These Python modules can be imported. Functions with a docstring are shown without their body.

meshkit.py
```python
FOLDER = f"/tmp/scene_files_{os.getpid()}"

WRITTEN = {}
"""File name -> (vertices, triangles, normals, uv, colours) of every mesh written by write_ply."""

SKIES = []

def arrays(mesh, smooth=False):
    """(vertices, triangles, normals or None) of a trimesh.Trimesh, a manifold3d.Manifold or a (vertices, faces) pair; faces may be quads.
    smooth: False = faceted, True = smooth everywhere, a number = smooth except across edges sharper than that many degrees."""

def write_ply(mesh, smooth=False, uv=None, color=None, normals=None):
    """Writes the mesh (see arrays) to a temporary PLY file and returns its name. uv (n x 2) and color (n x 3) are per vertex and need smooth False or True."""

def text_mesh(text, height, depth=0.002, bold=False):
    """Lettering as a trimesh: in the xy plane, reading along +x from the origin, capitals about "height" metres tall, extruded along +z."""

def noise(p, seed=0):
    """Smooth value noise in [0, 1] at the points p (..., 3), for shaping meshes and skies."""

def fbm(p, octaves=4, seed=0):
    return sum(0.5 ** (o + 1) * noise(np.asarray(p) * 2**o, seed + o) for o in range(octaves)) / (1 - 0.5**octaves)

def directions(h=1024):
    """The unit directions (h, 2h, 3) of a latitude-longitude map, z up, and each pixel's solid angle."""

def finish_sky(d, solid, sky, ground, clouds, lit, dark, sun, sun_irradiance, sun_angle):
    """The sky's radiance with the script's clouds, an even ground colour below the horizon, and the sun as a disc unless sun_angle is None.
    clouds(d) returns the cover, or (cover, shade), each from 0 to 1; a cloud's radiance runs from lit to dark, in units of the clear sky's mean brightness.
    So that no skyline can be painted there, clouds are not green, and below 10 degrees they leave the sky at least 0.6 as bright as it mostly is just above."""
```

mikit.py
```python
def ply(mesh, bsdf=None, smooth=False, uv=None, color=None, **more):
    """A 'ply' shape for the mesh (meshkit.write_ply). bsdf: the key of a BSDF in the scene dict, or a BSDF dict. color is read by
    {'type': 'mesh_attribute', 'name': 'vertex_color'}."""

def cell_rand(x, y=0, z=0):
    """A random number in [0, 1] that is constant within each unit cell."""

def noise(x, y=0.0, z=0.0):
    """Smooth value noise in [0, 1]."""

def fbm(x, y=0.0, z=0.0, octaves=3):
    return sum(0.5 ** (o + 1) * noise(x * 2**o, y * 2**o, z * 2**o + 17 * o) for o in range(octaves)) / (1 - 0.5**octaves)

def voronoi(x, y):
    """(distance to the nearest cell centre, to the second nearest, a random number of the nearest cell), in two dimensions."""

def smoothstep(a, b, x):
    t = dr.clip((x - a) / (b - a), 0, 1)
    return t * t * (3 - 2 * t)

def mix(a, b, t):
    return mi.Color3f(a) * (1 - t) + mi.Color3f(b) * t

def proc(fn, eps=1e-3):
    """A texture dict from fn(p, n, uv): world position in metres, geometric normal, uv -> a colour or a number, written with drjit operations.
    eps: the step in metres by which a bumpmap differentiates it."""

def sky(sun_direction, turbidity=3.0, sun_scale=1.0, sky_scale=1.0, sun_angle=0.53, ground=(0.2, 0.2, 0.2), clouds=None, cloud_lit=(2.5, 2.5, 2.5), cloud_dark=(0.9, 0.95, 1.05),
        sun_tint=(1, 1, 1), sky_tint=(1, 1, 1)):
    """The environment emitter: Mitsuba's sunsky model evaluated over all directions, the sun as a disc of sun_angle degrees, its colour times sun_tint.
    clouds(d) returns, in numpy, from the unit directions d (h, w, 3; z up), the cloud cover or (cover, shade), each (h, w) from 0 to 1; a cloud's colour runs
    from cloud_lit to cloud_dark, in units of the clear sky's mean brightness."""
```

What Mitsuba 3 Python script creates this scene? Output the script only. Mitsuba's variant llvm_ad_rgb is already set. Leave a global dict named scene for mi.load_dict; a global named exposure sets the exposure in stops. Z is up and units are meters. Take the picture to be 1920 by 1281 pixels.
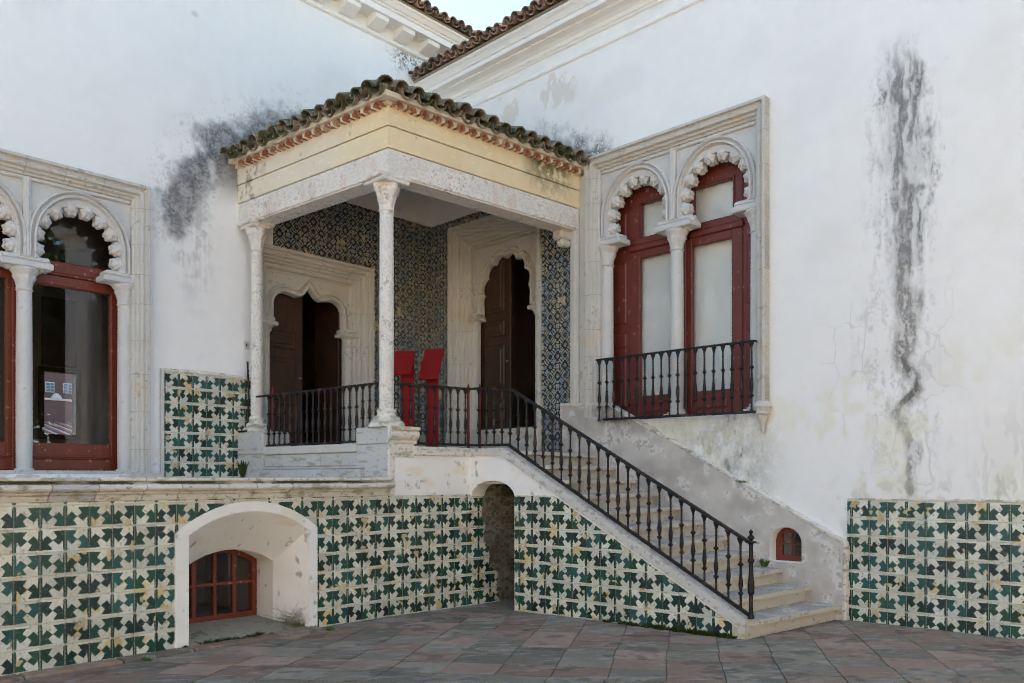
import math, random
import numpy as np, trimesh
import drjit as dr, mitsuba as mi, mikit
from mikit import noise, fbm, voronoi, cell_rand, smoothstep, mix
from shapely.geometry import Polygon, Point, LineString, box as sbox
from shapely.ops import unary_union
from shapely import affinity

T = mi.ScalarTransform4f
random.seed(7); RNG = np.random.default_rng(7)
scene, labels = {}, {}

# ------------------------------------------------------------------ camera, light, exposure
EYE = 1.65
scene['camera'] = {'type': 'perspective', 'fov': 61.93, 'fov_axis': 'x', 'near_clip': 0.05, 'far_clip': 500.0,
                   'principal_point_offset_x': 0.0, 'principal_point_offset_y': -0.2002,
                   'to_world': T().look_at(origin=[0, 0, EYE], target=[0, 10, EYE], up=[0, 0, 1])}
scene['daylight'] = mikit.sky([-0.457, 0.587, 0.668], turbidity=2.0, sky_tint=(1.01, 1.01, 0.87), sun_tint=(1.06, 1.0, 0.90))
exposure = 3.86

# ------------------------------------------------------------------ helpers
class Frame:
    """A wall's own axes: u to the right along its face, d into the wall, z up. Metres."""
    def __init__(s, x, y, deg):
        a = math.radians(deg); s.o = np.array([x, y]); s.u = np.array([math.cos(a), math.sin(a)]); s.n = np.array([-s.u[1], s.u[0]])
        s.M = np.eye(4); s.M[:2, 0], s.M[:2, 1], s.M[:2, 3] = s.u, s.n, s.o
    def p(s, u, d=0.0): return s.o + u * s.u + d * s.n
    def loc(s, xy): q = np.asarray(xy) - s.o; return float(q @ s.u), float(q @ s.n)

FL = Frame(-1.4137, 14.8810, 48.251)     # wing with the pair of tall red doors over the terrace
FR = Frame(1.0216, 12.3832, -45.725)     # wing with the balcony window
PL = Frame(-1.4555, 10.0380, -40.490)    # porch side over the terrace
PR = Frame(-1.4555, 10.0380, 43.433)     # porch side over the stairs
F0 = Frame(-1.4555, 10.0380, 48.211)     # terrace front
FS = Frame(-0.5320, 10.9124, -41.476)    # outer side of the stairs

def ground_z(x, y): return 0.0485 + 0.00806 * x - 0.00146 * y

def key(base):
    if base not in USED: USED[base] = 0; return base
    USED[base] += 1; return f'{base}_{USED[base]:03d}'
USED = {}

def thing(name, label=None, cat=None, group=None, kind=None):
    k = key(name); e = {}
    if label: e['label'] = label
    if cat: e['category'] = cat
    if group: e['group'] = group
    if kind: e['kind'] = kind
    labels[k] = e
    return k

def cat(ms):
    vs, fs, n = [], [], 0
    for m in ms:
        v, f = (np.asarray(m.vertices), np.asarray(m.faces)); vs.append(v); fs.append(f + n); n += len(v)
    return trimesh.Trimesh(np.vstack(vs), np.vstack(fs), process=False)

def put(k, mesh, mat, frame=None, smooth=False, uv=None):
    """One entry of the scene."""
    m = mesh if not isinstance(mesh, (list, tuple)) else cat(mesh)
    m = trimesh.Trimesh(np.array(m.vertices, float), np.array(m.faces), process=False)
    if frame is not None: m.apply_transform(frame.M if isinstance(frame, Frame) else frame)
    scene[k] = mikit.ply(m, 'material_' + mat, smooth=smooth, uv=uv)
    return k

def part(parent, name, mesh, mat, frame=None, smooth=False, uv=None, label=None, kind=None):
    k = put(key(parent + '__' + name), mesh, mat, frame, smooth, uv)
    if label or kind: labels[k] = {**({'label': label} if label else {}), **({'kind': kind} if kind else {})}
    return k

def block(x0, x1, y0, y1, z0, z1, b=0.0):
    if b <= 0:
        m = trimesh.creation.box((x1 - x0, y1 - y0, z1 - z0)); m.apply_translation(((x0 + x1) / 2, (y0 + y1) / 2, (z0 + z1) / 2)); return m
    pts = []
    for sx in (0, 1):
        for sy in (0, 1):
            for sz in (0, 1):
                c = np.array([(x0, x1)[sx], (y0, y1)[sy], (z0, z1)[sz]]); i = np.array([1 - 2 * sx, 1 - 2 * sy, 1 - 2 * sz]) * b
                pts += [c + i * [0, 1, 1], c + i * [1, 0, 1], c + i * [1, 1, 0]]
    return trimesh.convex.convex_hull(np.array(pts))

def polys(g):
    g = g if g.geom_type != 'GeometryCollection' else unary_union([a for a in g.geoms if a.area > 0])
    return [a for a in getattr(g, 'geoms', [g]) if a.area > 1e-6]

def prism(poly, d0, d1):
    """Polygon in (u, z), from depth d0 to d1."""
    out = []
    for g in polys(poly):
        m = trimesh.creation.extrude_polygon(g, d1 - d0, engine='earcut'); v = np.array(m.vertices)
        out.append(trimesh.Trimesh(np.c_[v[:, 0], d0 + v[:, 2], v[:, 1]], m.faces[:, ::-1], process=False))
    return cat(out)

def slab(poly, z0, z1):
    """Polygon in plan (x, y), from z0 to z1."""
    out = []
    for g in polys(poly):
        m = trimesh.creation.extrude_polygon(g, z1 - z0, engine='earcut'); m.apply_translation((0, 0, z0)); out.append(m)
    return cat(out)

def lathe(profile, c=(0, 0, 0), n=18, squash=None):
    p = np.array(profile, float); a = np.arange(n) * 2 * np.pi / n
    v = np.stack([p[:, None, 0] * np.cos(a), p[:, None, 0] * np.sin(a), np.repeat(p[:, 1:2], n, 1)], -1).reshape(-1, 3)
    i, j = np.meshgrid(np.arange(len(p) - 1), np.arange(n), indexing='ij'); k = (j + 1) % n
    q = np.stack([i * n + j, i * n + k, (i + 1) * n + k, (i + 1) * n + j], -1).reshape(-1, 4)
    return trimesh.Trimesh(v + np.array(c), np.vstack([q[:, [0, 1, 2]], q[:, [0, 2, 3]]]), process=False)

def tube(pts, r, sides=8, caps=True):
    p = np.asarray(pts, float); r = np.broadcast_to(r, (len(p),)); t = np.gradient(p, axis=0); t /= np.linalg.norm(t, axis=1, keepdims=True)
    up = np.array([0, 0, 1.0]) if abs(t[0, 2]) < 0.95 else np.array([1.0, 0, 0])
    a = np.cross(t, up); a /= np.linalg.norm(a, axis=1, keepdims=True); b = np.cross(a, t); th = np.arange(sides) * 2 * np.pi / sides
    v = p[:, None] + r[:, None, None] * (np.cos(th)[None, :, None] * a[:, None] + np.sin(th)[None, :, None] * b[:, None])
    i, j = np.meshgrid(np.arange(len(p) - 1), np.arange(sides), indexing='ij'); k = (j + 1) % sides
    q = np.stack([i * sides + j, i * sides + k, (i + 1) * sides + k, (i + 1) * sides + j], -1).reshape(-1, 4)
    f = [q[:, [0, 1, 2]], q[:, [0, 2, 3]]]; v = v.reshape(-1, 3)
    if caps:
        n = len(v); v = np.vstack([v, p[0], p[-1]]); jj = np.arange(sides)
        f += [np.c_[(jj + 1) % sides, jj, jj * 0 + n], np.c_[n - sides + jj, n - sides + (jj + 1) % sides, jj * 0 + n + 1]]
    return trimesh.Trimesh(v, np.vstack(f), process=False)

def beam(p, q, w, h, up=(0, 0, 1)):
    """Rectangular bar from p to q, w across and h along up."""
    p, q = np.array(p, float), np.array(q, float); t = (q - p) / np.linalg.norm(q - p); a = np.cross(t, up); a /= np.linalg.norm(a); b = np.cross(a, t)
    return trimesh.convex.convex_hull(np.array([e + a * sa * w / 2 + b * sb * h / 2 for e in (p, q) for sa in (-1, 1) for sb in (-1, 1)]))

def sweep(path, profile, scale=1.0):
    """A moulding: profile points (t, d), t to the right of the path's direction, along a polyline in (u, z), mitred."""
    p = np.array(path, float); seg = np.diff(p, axis=0); seg /= np.linalg.norm(seg, axis=1, keepdims=True); nr = np.c_[seg[:, 1], -seg[:, 0]]
    m = np.vstack([nr[:1], nr[:-1] + nr[1:], nr[-1:]]); m /= np.linalg.norm(m, axis=1, keepdims=True)
    ref = np.vstack([nr, nr[-1:]]); m /= np.clip((m * ref).sum(1, keepdims=True), 0.3, 1)
    t, d = np.array(profile, float).T
    v = np.stack([p[:, None, 0] + m[:, None, 0] * t, np.repeat(d[None], len(p), 0), p[:, None, 1] + m[:, None, 1] * t], -1).reshape(-1, 3)
    M = len(t); i, j = np.meshgrid(np.arange(len(p) - 1), np.arange(M - 1), indexing='ij')
    q = np.stack([i * M + j, i * M + j + 1, (i + 1) * M + j + 1, (i + 1) * M + j], -1).reshape(-1, 4)
    return trimesh.Trimesh(v, np.vstack([q[:, [0, 1, 2]], q[:, [0, 2, 3]]]), process=False)

def resample(path, a, b):
    """The stretch of a polyline between arc lengths a and b."""
    p = np.array(path, float); L = np.r_[0, np.cumsum(np.linalg.norm(np.diff(p, axis=0), axis=1))]
    s = np.r_[a, L[(L > a + 1e-4) & (L < b - 1e-4)], b]
    return np.c_[np.interp(s, L, p[:, 0]), np.interp(s, L, p[:, 1])]

def stones(parent, path, profile, mat, frame, length, gap=0.006, name='stone', smooth=30):
    """A moulding cut into stones with open joints over a recessed bed."""
    p = np.array(path, float); total = np.linalg.norm(np.diff(p, axis=0), axis=1).sum()
    a = 0.0; bed = [(t, d + 0.008) for t, d in profile]
    part(parent, 'mortar_bed', sweep(p, bed), 'mortar', frame)
    while a < total - 0.02:
        b = min(a + length * random.uniform(0.8, 1.2), total)
        if total - b < length * 0.4: b = total
        part(parent, name, sweep(resample(p, a + gap / 2, b - gap / 2), profile), mat, frame, smooth=smooth); a = b

def extrude_along(u0, u1, prof):
    """A moulding along u: profile points (d, z)."""
    p = np.array(prof, float); n = len(p)
    v = np.vstack([np.c_[np.full(n, u0), p], np.c_[np.full(n, u1), p]]); i = np.arange(n - 1)
    f = np.vstack([np.c_[i, i + 1, i + 1 + n], np.c_[i, i + 1 + n, i + n]])
    cap = Polygon(p)
    if cap.is_valid and cap.area > 1e-7:
        cv, cf = trimesh.creation.triangulate_polygon(cap, engine='earcut')
        k = len(v); v = np.vstack([v, np.c_[np.full(len(cv), u0), cv], np.c_[np.full(len(cv), u1), cv]]); f = np.vstack([f, cf + k, cf[:, ::-1] + k + len(cv)])
    return trimesh.Trimesh(v, f, process=False)

def stone_uv(m, i=None):
    """uv whose whole part numbers the stone, so that each has its own tint."""
    i = random.randrange(4000) if i is None else i; v = np.asarray(m.vertices)
    return np.c_[i + 0.5 + 0.01 * (v[:, 0] + 0.37 * v[:, 1]), 0.5 + 0.01 * (v[:, 2] + 0.21 * v[:, 1])]

def seg_arc(x0, x1, z, rise, n=21):
    w = (x1 - x0) / 2; r = (w * w + rise * rise) / (2 * rise); a = math.asin(w / r); t = np.linspace(-a, a, n)
    return np.c_[(x0 + x1) / 2 + r * np.sin(t), z + rise - r + r * np.cos(t)]
def arc(cx, cz, rx, rz, a0, a1, n): a = np.radians(np.linspace(a0, a1, n)); return np.c_[cx + rx * np.cos(a), cz + rz * np.sin(a)]

# ------------------------------------------------------------------ materials
def C(*c): return mi.Color3f(*c)
def mat(name, color, rough=0.7, spec=0.3, bump=None, **kw):
    if isinstance(color, tuple): color = {'type': 'rgb', 'value': list(color)}
    elif callable(color): color = mikit.proc(color)
    b = {'type': 'principled', 'base_color': color, 'roughness': rough, 'specular': spec, **kw}
    if bump is not None: b = {'type': 'bumpmap', 'arbitrary': mikit.proc(bump, eps=2e-3), 'scale': 1.0, 'bsdf': b}
    scene['material_' + name] = {'type': 'twosided', 'bsdf': b}

def seg_dist(u, z, pts):
    """Distance to a polyline and how far along it (0 to 1)."""
    best, at = mi.Float(99.0), mi.Float(0.0); n = len(pts) - 1
    for i in range(n):
        (a, b), (c, d) = pts[i], pts[i + 1]; l2 = (c - a) ** 2 + (d - b) ** 2
        t = dr.clip(((u - a) * (c - a) + (z - b) * (d - b)) / l2, 0, 1); q = dr.sqrt(dr.square(u - a - t * (c - a)) + dr.square(z - b - t * (d - b)))
        at = dr.select(q < best, (i + t) / n, at); best = dr.minimum(best, q)
    return best, at

def plaster_bump(p, n, uv): return 0.006 * fbm(p.x * 1.7, p.y * 1.7, p.z * 1.7) + 0.0014 * fbm(p.x * 14, p.y * 14, p.z * 14)

def plaster_base(u, z):
    c = mix((0.70, 0.69, 0.665), (0.77, 0.765, 0.75), fbm(u * 0.55, z * 0.4, 3.0))
    c = c * (0.965 + 0.05 * fbm(u * 9, z * 9))
    return mix(c, (0.62, 0.60, 0.56), 0.28 * smoothstep(0.60, 0.78, fbm(u * 1.1 + 9, z * 1.4 + 5)))

def stair_wing_plaster(p, n, uv):
    u, z = mi.Float(uv.x), mi.Float(uv.y)
    c = plaster_base(u, z)
    f1 = fbm(u * 3.2, z * 2.6, 1.0); f2 = fbm(u * 11, z * 7, 2.0); streak = fbm(u * 22 + 1.5 * f2, z * 4.5, 4.0); fine = fbm(u * 42, z * 34, 5.0)
    # long black leak with broken plaster down its middle
    bend = (f1 - 0.5) * 0.12 + (f2 - 0.5) * 0.08
    d, at = seg_dist(u + bend, z, [(4.50, 6.5), (4.56, 5.2), (4.56, 4.0), (4.57, 3.2), (4.53, 2.98), (4.55, 2.86), (4.66, 2.74), (4.70, 2.63), (4.66, 2.54), (4.55, 2.44), (4.49, 2.34), (4.54, 2.22), (4.63, 2.10), (4.66, 1.94), (4.61, 1.75), (4.62, 1.5)])
    wid = 0.075 + 0.05 * smoothstep(2.55, 2.9, z) + 0.02 * smoothstep(3.0, 3.3, z) + 0.11 * smoothstep(3.7, 4.7, z)
    body = smoothstep(1.30, 0.25, d / wid + (f2 - 0.5) * 1.5 + (fine - 0.5) * 0.9)
    dens = smoothstep(6.55, 5.8, z) * (0.80 + 0.20 * smoothstep(5.2, 3.3, z)) * (1 - 0.55 * smoothstep(2.3, 1.6, z))
    upper = smoothstep(3.2, 4.6, z)
    grain = smoothstep(0.34, 0.64, (0.35 + 0.35 * upper) * streak + (0.65 - 0.35 * upper) * (0.5 * fine + 0.5 * f2))
    c = mix(c, mix((0.15, 0.138, 0.12), (0.11, 0.108, 0.108), upper), dr.clip(body * dens * (0.34 + 0.85 * grain), 0, 0.88))
    halo = smoothstep(0.60, 0.05, dr.abs(u - 4.50 + (f1 - 0.5) * 0.4)) * smoothstep(6.5, 5.0, z) * smoothstep(1.4, 2.2, z)
    c = mix(c, (0.38, 0.38, 0.385), halo * smoothstep(0.46, 0.72, 0.4 * streak + 0.3 * f2 + 0.3 * fine) * 0.75)
    core = smoothstep(0.030, 0.006, dr.abs(d - 0.010 - 0.05 * (f2 - 0.5))) * smoothstep(3.4, 3.0, z) * smoothstep(0.40, 0.56, 0.5 * f2 + 0.5 * fbm(u * 4, z * 6, 12.0))
    c = mix(c, (0.085, 0.075, 0.052), core * 0.65)
    # hairline cracks round it
    v1, v2, vr = voronoi(u * 2.6 + 0.5 * f1, z * 2.3 + 0.5 * f2)
    crack = smoothstep(0.05, 0.008, v2 - v1 + 0.05 * (fine - 0.5)) * smoothstep(0.95, 0.4, dr.abs(u - 4.35)) * smoothstep(4.1, 3.3, z) * smoothstep(0.40, 0.62, f1 + 0.12 * vr)
    c = mix(c, (0.42, 0.41, 0.39), crack * 0.40)
    # mould over the little roof
    hh = z - (6.36 - 0.42 * u)
    mould = smoothstep(0.42, -0.06, hh + (f2 - 0.5) * 0.5) * smoothstep(-1.35, -0.75, u) * smoothstep(0.75, 0.40, u) * smoothstep(0.24, 0.47, f2 * 0.5 + fine * 0.5)
    c = mix(c, (0.07, 0.07, 0.075), mould * 0.88)
    # lost paint under the string course
    beige = smoothstep(0.47, 0.52, f1 + 0.12 * f2 - 0.08 * dr.abs(u + 1.0)) * smoothstep(-1.85, -1.6, u) * smoothstep(-0.05, -0.2, u) * smoothstep(7.12, 7.26, z) * smoothstep(7.76, 7.72, z)
    c = mix(c, (0.645, 0.605, 0.55), beige * smoothstep(0.36, 0.56, f2 + 0.3 * (f1 - 0.4)))
    # grime under the balcony
    grime = smoothstep(2.62, 2.3, z + 0.25 * (f1 - 0.5)) * smoothstep(0.2, 0.9, u) * smoothstep(3.35, 2.6, u + 0.5 * (f2 - 0.5))
    c = mix(c, (0.30, 0.295, 0.245), grime * smoothstep(0.28, 0.75, 0.5 * f2 + 0.3 * f1 + 0.2 * fine) * 0.85)
    c = mix(c, (0.10, 0.10, 0.085), grime * smoothstep(0.60, 0.72, 0.5 * streak + 0.5 * f2) * 0.6)
    c = mix(c, (0.66, 0.64, 0.50), smoothstep(0.52, 0.68, fbm(u * 1.6 + 4, z * 1.6, 6.0) * 0.7 + f2 * 0.3) * smoothstep(3.4, 2.6, z) * 0.5)   # yellowed limewash
    low = smoothstep(1.9, 1.42, z) * smoothstep(0.54, 0.70, f2) * smoothstep(3.6, 4.0, u)
    c = mix(c, (0.25, 0.25, 0.25), low * 0.25)
    right = smoothstep(0.5, 0.0, dr.abs(u - 5.55)) * smoothstep(2.7, 1.6, z) * smoothstep(0.52, 0.66, streak)
    return mix(c, (0.3, 0.3, 0.3), right * 0.3)

def terrace_wing_plaster(p, n, uv):
    u, z = mi.Float(uv.x), mi.Float(uv.y)
    c = plaster_base(u + 31, z)
    f1 = fbm(u * 2.8, z * 2.8, 7.0); f2 = fbm(u * 9, z * 9, 8.0); fine = fbm(u * 36, z * 36, 9.0); streak = fbm(u * 16, z * 2.4, 10.0)
    d, at = seg_dist(u, z, [(-4.55, 5.15), (-4.45, 5.75), (-4.0, 6.3), (-3.35, 6.62), (-2.7, 6.95)])
    body = smoothstep(0.42, 0.05, d + (f1 - 0.5) * 0.55 + (f2 - 0.5) * 0.35)
    tone = smoothstep(0.30, 0.60, 0.35 * f2 + 0.35 * fine + 0.3 * f1)
    c = mix(c, (0.24, 0.236, 0.236), body * 0.82)
    c = mix(c, (0.075, 0.073, 0.076), body * body * tone * 0.85)
    edge = smoothstep(0.75, 0.2, d) * smoothstep(0.56, 0.66, 0.5 * f2 + 0.5 * fine)
    c = mix(c, (0.20, 0.20, 0.205), edge * 0.32)
    eave = z - (6.20 + 0.40 * (u + 3.71))                                # blackest along the little roof
    c = mix(c, (0.045, 0.045, 0.05), smoothstep(-0.75, -0.25, eave) * smoothstep(0.30, 0.0, eave + (f2 - 0.5) * 0.35) * smoothstep(-4.3, -3.6, u) * smoothstep(-2.3, -2.9, u) * 0.85)
    run = smoothstep(0.36, 0.08, dr.abs(u + 4.36 + 0.25 * (f1 - 0.5))) * smoothstep(3.55, 4.9, z) * smoothstep(5.9, 5.2, z)
    c = mix(c, (0.42, 0.41, 0.41), run * smoothstep(0.34, 0.64, 0.5 * streak + 0.5 * f2) * 0.7)
    v1, v2, vr = voronoi(u * 1.3, z * 1.7)
    spot = smoothstep(0.10, 0.03, v1) * smoothstep(0.86, 0.95, vr)
    c = mix(c, (0.45, 0.44, 0.42), spot * 0.6)
    k, at = seg_dist(u, z, [(-0.65, 8.75), (0.1, 8.72)])
    c = mix(c, (0.14, 0.13, 0.11), smoothstep(0.42, 0.05, k + (f2 - 0.5) * 0.6) * smoothstep(0.40, 0.6, fine * 0.5 + f2 * 0.5) * 0.85)
    low = smoothstep(2.2, 1.7, z) * smoothstep(0.50, 0.66, f2)
    return mix(c, (0.40, 0.38, 0.33), low * 0.5)

def old_plaster(p, n, uv):
    f = fbm(p.x * 2.3, p.y * 2.3, p.z * 2.3); g = fbm(p.x * 13, p.y * 13, p.z * 13); s = fbm(p.x * 18 + 3, p.y * 18, p.z * 5)
    c = mix((0.66, 0.64, 0.60), (0.76, 0.75, 0.72), f)
    c = mix(c, (0.66, 0.58, 0.44), smoothstep(0.60, 0.74, fbm(p.x * 3 + 8, p.y * 3, p.z * 4)) * 0.55)
    return mix(c, (0.24, 0.23, 0.21), smoothstep(0.60, 0.74, 0.5 * g + 0.5 * s) * 0.7)

def grey_plaster(p, n, uv):
    u, z = mi.Float(uv.x), mi.Float(uv.y)
    f = fbm(u * 1.5, z * 1.5, 2); g = fbm(u * 7, z * 7, 4); h = fbm(u * 30, z * 30, 1)
    c = mix((0.38, 0.35, 0.315), (0.52, 0.49, 0.45), smoothstep(0.3, 0.7, 0.6 * f + 0.4 * g))
    c = mix(c, (0.66, 0.64, 0.60), smoothstep(0.55, 0.66, g) * 0.5)
    blot = smoothstep(1.0, 0.25, dr.sqrt(dr.square((u - 0.62) / 0.55) + dr.square((z - 2.50 + 0.35 * (u - 0.6)) / 0.24)) + (g - 0.5) * 0.9)
    c = mix(c, (0.13, 0.125, 0.105), blot * (0.45 + 0.55 * smoothstep(0.40, 0.62, 0.5 * g + 0.5 * h)) * 0.85)
    speck = smoothstep(0.60, 0.72, 0.5 * h + 0.5 * g)
    return mix(c, (0.20, 0.19, 0.17), speck * 0.55)

def limestone(p, n, uv):
    i = dr.floor(mi.Float(uv.x)); t = cell_rand(i, 3); w = cell_rand(i, 8)
    f = fbm(p.x * 5, p.y * 5, p.z * 3.5); g = fbm(p.x * 26, p.y * 26, p.z * 22)
    c = mix((0.42, 0.40, 0.355), (0.56, 0.54, 0.50), 0.55 * f + 0.3 * g + 0.3 * (t - 0.5))
    c = mix(c, (0.50, 0.41, 0.27), smoothstep(0.60, 0.75, fbm(p.x * 4 + 5, p.y * 4, p.z * 2.5)) * 0.5)
    return mix(c, (0.20, 0.19, 0.165), smoothstep(0.58, 0.74, 0.6 * g + 0.4 * f) * (0.35 + 0.3 * w))

def pale_stone(p, n, uv):
    f = fbm(p.x * 5, p.y * 5, p.z * 4); g = fbm(p.x * 24, p.y * 24, p.z * 24)
    c = mix((0.44, 0.43, 0.405), (0.575, 0.565, 0.545), 0.6 * f + 0.4 * g)
    c = mix(c, (0.58, 0.52, 0.42), smoothstep(0.58, 0.76, fbm(p.x * 6 + 4, p.y * 6, p.z * 5)) * 0.35)
    return mix(c, (0.27, 0.27, 0.26), smoothstep(0.62, 0.78, 0.6 * g + 0.4 * f) * 0.55)

def lichen_stone(p, n, uv):
    f = fbm(p.x * 4, p.y * 4, p.z * 3); g = fbm(p.x * 18, p.y * 18, p.z * 12); h = fbm(p.x * 55, p.y * 55, p.z * 40)
    c = mix((0.58, 0.545, 0.49), (0.70, 0.665, 0.61), f)
    c = mix(c, (0.54, 0.42, 0.35), smoothstep(0.58, 0.75, fbm(p.x * 9 + 3, p.y * 9, p.z * 3)) * 0.5)
    c = mix(c, (0.30, 0.285, 0.28), smoothstep(0.46, 0.60, 0.25 * g + 0.75 * h) * (0.12 + 0.42 * f))
    return mix(c, (0.19, 0.18, 0.175), smoothstep(0.56, 0.68, 0.5 * g + 0.5 * h) * smoothstep(0.42, 0.64, f) * 0.55)

def ledge_stone(p, n, uv):
    i = dr.floor(mi.Float(uv.x)); t = cell_rand(i, 5)
    f = fbm(p.x * 6, p.y * 6, p.z * 9); g = fbm(p.x * 30, p.y * 30, p.z * 30)
    c = mix((0.50, 0.47, 0.40), (0.68, 0.655, 0.60), 0.5 * f + 0.25 * g + 0.5 * (t - 0.25))
    c = mix(c, (0.36, 0.36, 0.37), smoothstep(0.88, 0.92, t) * 0.7)
    c = mix(c, (0.20, 0.19, 0.06), smoothstep(0.52, 0.70, fbm(p.x * 8 + 2, p.y * 8, p.z * 16)) * 0.55)
    line = smoothstep(0.022, 0.008, dr.abs(p.z - 1.609 + 0.014 * (g - 0.5))) * smoothstep(0.36, 0.54, fbm(p.x * 5, p.y * 5, 2))       # moss growing in the groove
    c = mix(c, (0.075, 0.075, 0.02), line * 0.9)
    return mix(c, (0.14, 0.13, 0.12), smoothstep(0.60, 0.75, g) * 0.6)

def sill_dirt(p, n, uv):
    f = fbm(p.x * 4, p.y * 4, 2); g = fbm(p.x * 24, p.y * 24, 5)
    c = mix((0.17, 0.15, 0.115), (0.30, 0.275, 0.225), 0.5 * f + 0.5 * g)
    return mix(c, (0.07, 0.07, 0.03), smoothstep(0.52, 0.66, 0.5 * g + 0.5 * f) * 0.6)

def pale_mortar(p, n, uv):
    g = fbm(p.x * 20, p.y * 20, p.z * 20); c = mix((0.52, 0.45, 0.34), (0.64, 0.58, 0.47), g)
    return mix(c, (0.20, 0.19, 0.13), smoothstep(0.52, 0.68, fbm(p.x * 7, p.y * 7, p.z * 7)) * 0.6)

def coping_stone(p, n, uv):
    f = fbm(p.x * 3, p.y * 3, p.z * 3); g = fbm(p.x * 20, p.y * 20, p.z * 20)
    c = mix((0.42, 0.40, 0.37), (0.58, 0.56, 0.52), 0.5 * f + 0.5 * g)
    c = mix(c, (0.45, 0.38, 0.14), smoothstep(0.35, 0.12, p.z) * smoothstep(0.42, 0.62, 0.5 * f + 0.5 * g) * 0.8)     # ochre lichen on the foot
    return mix(c, (0.22, 0.21, 0.19), smoothstep(0.57, 0.70, g) * 0.6)

def ashlar(p, n, uv):
    i = dr.floor(mi.Float(uv.x)); t = cell_rand(i, 7)
    f = fbm(p.x * 4, p.y * 4, p.z * 4); g = fbm(p.x * 26, p.y * 26, p.z * 26)
    c = mix((0.36, 0.35, 0.325), (0.50, 0.49, 0.475), 0.45 * f + 0.25 * g + 0.3 * t)
    c = mix(c, (0.20, 0.20, 0.10), smoothstep(0.56, 0.72, fbm(p.x * 5, p.y * 5, p.z * 20)) * 0.55)
    return mix(c, (0.15, 0.145, 0.13), smoothstep(0.60, 0.74, 0.6 * g + 0.4 * fbm(p.x * 60, p.y * 60, p.z * 60)) * 0.7)

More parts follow.
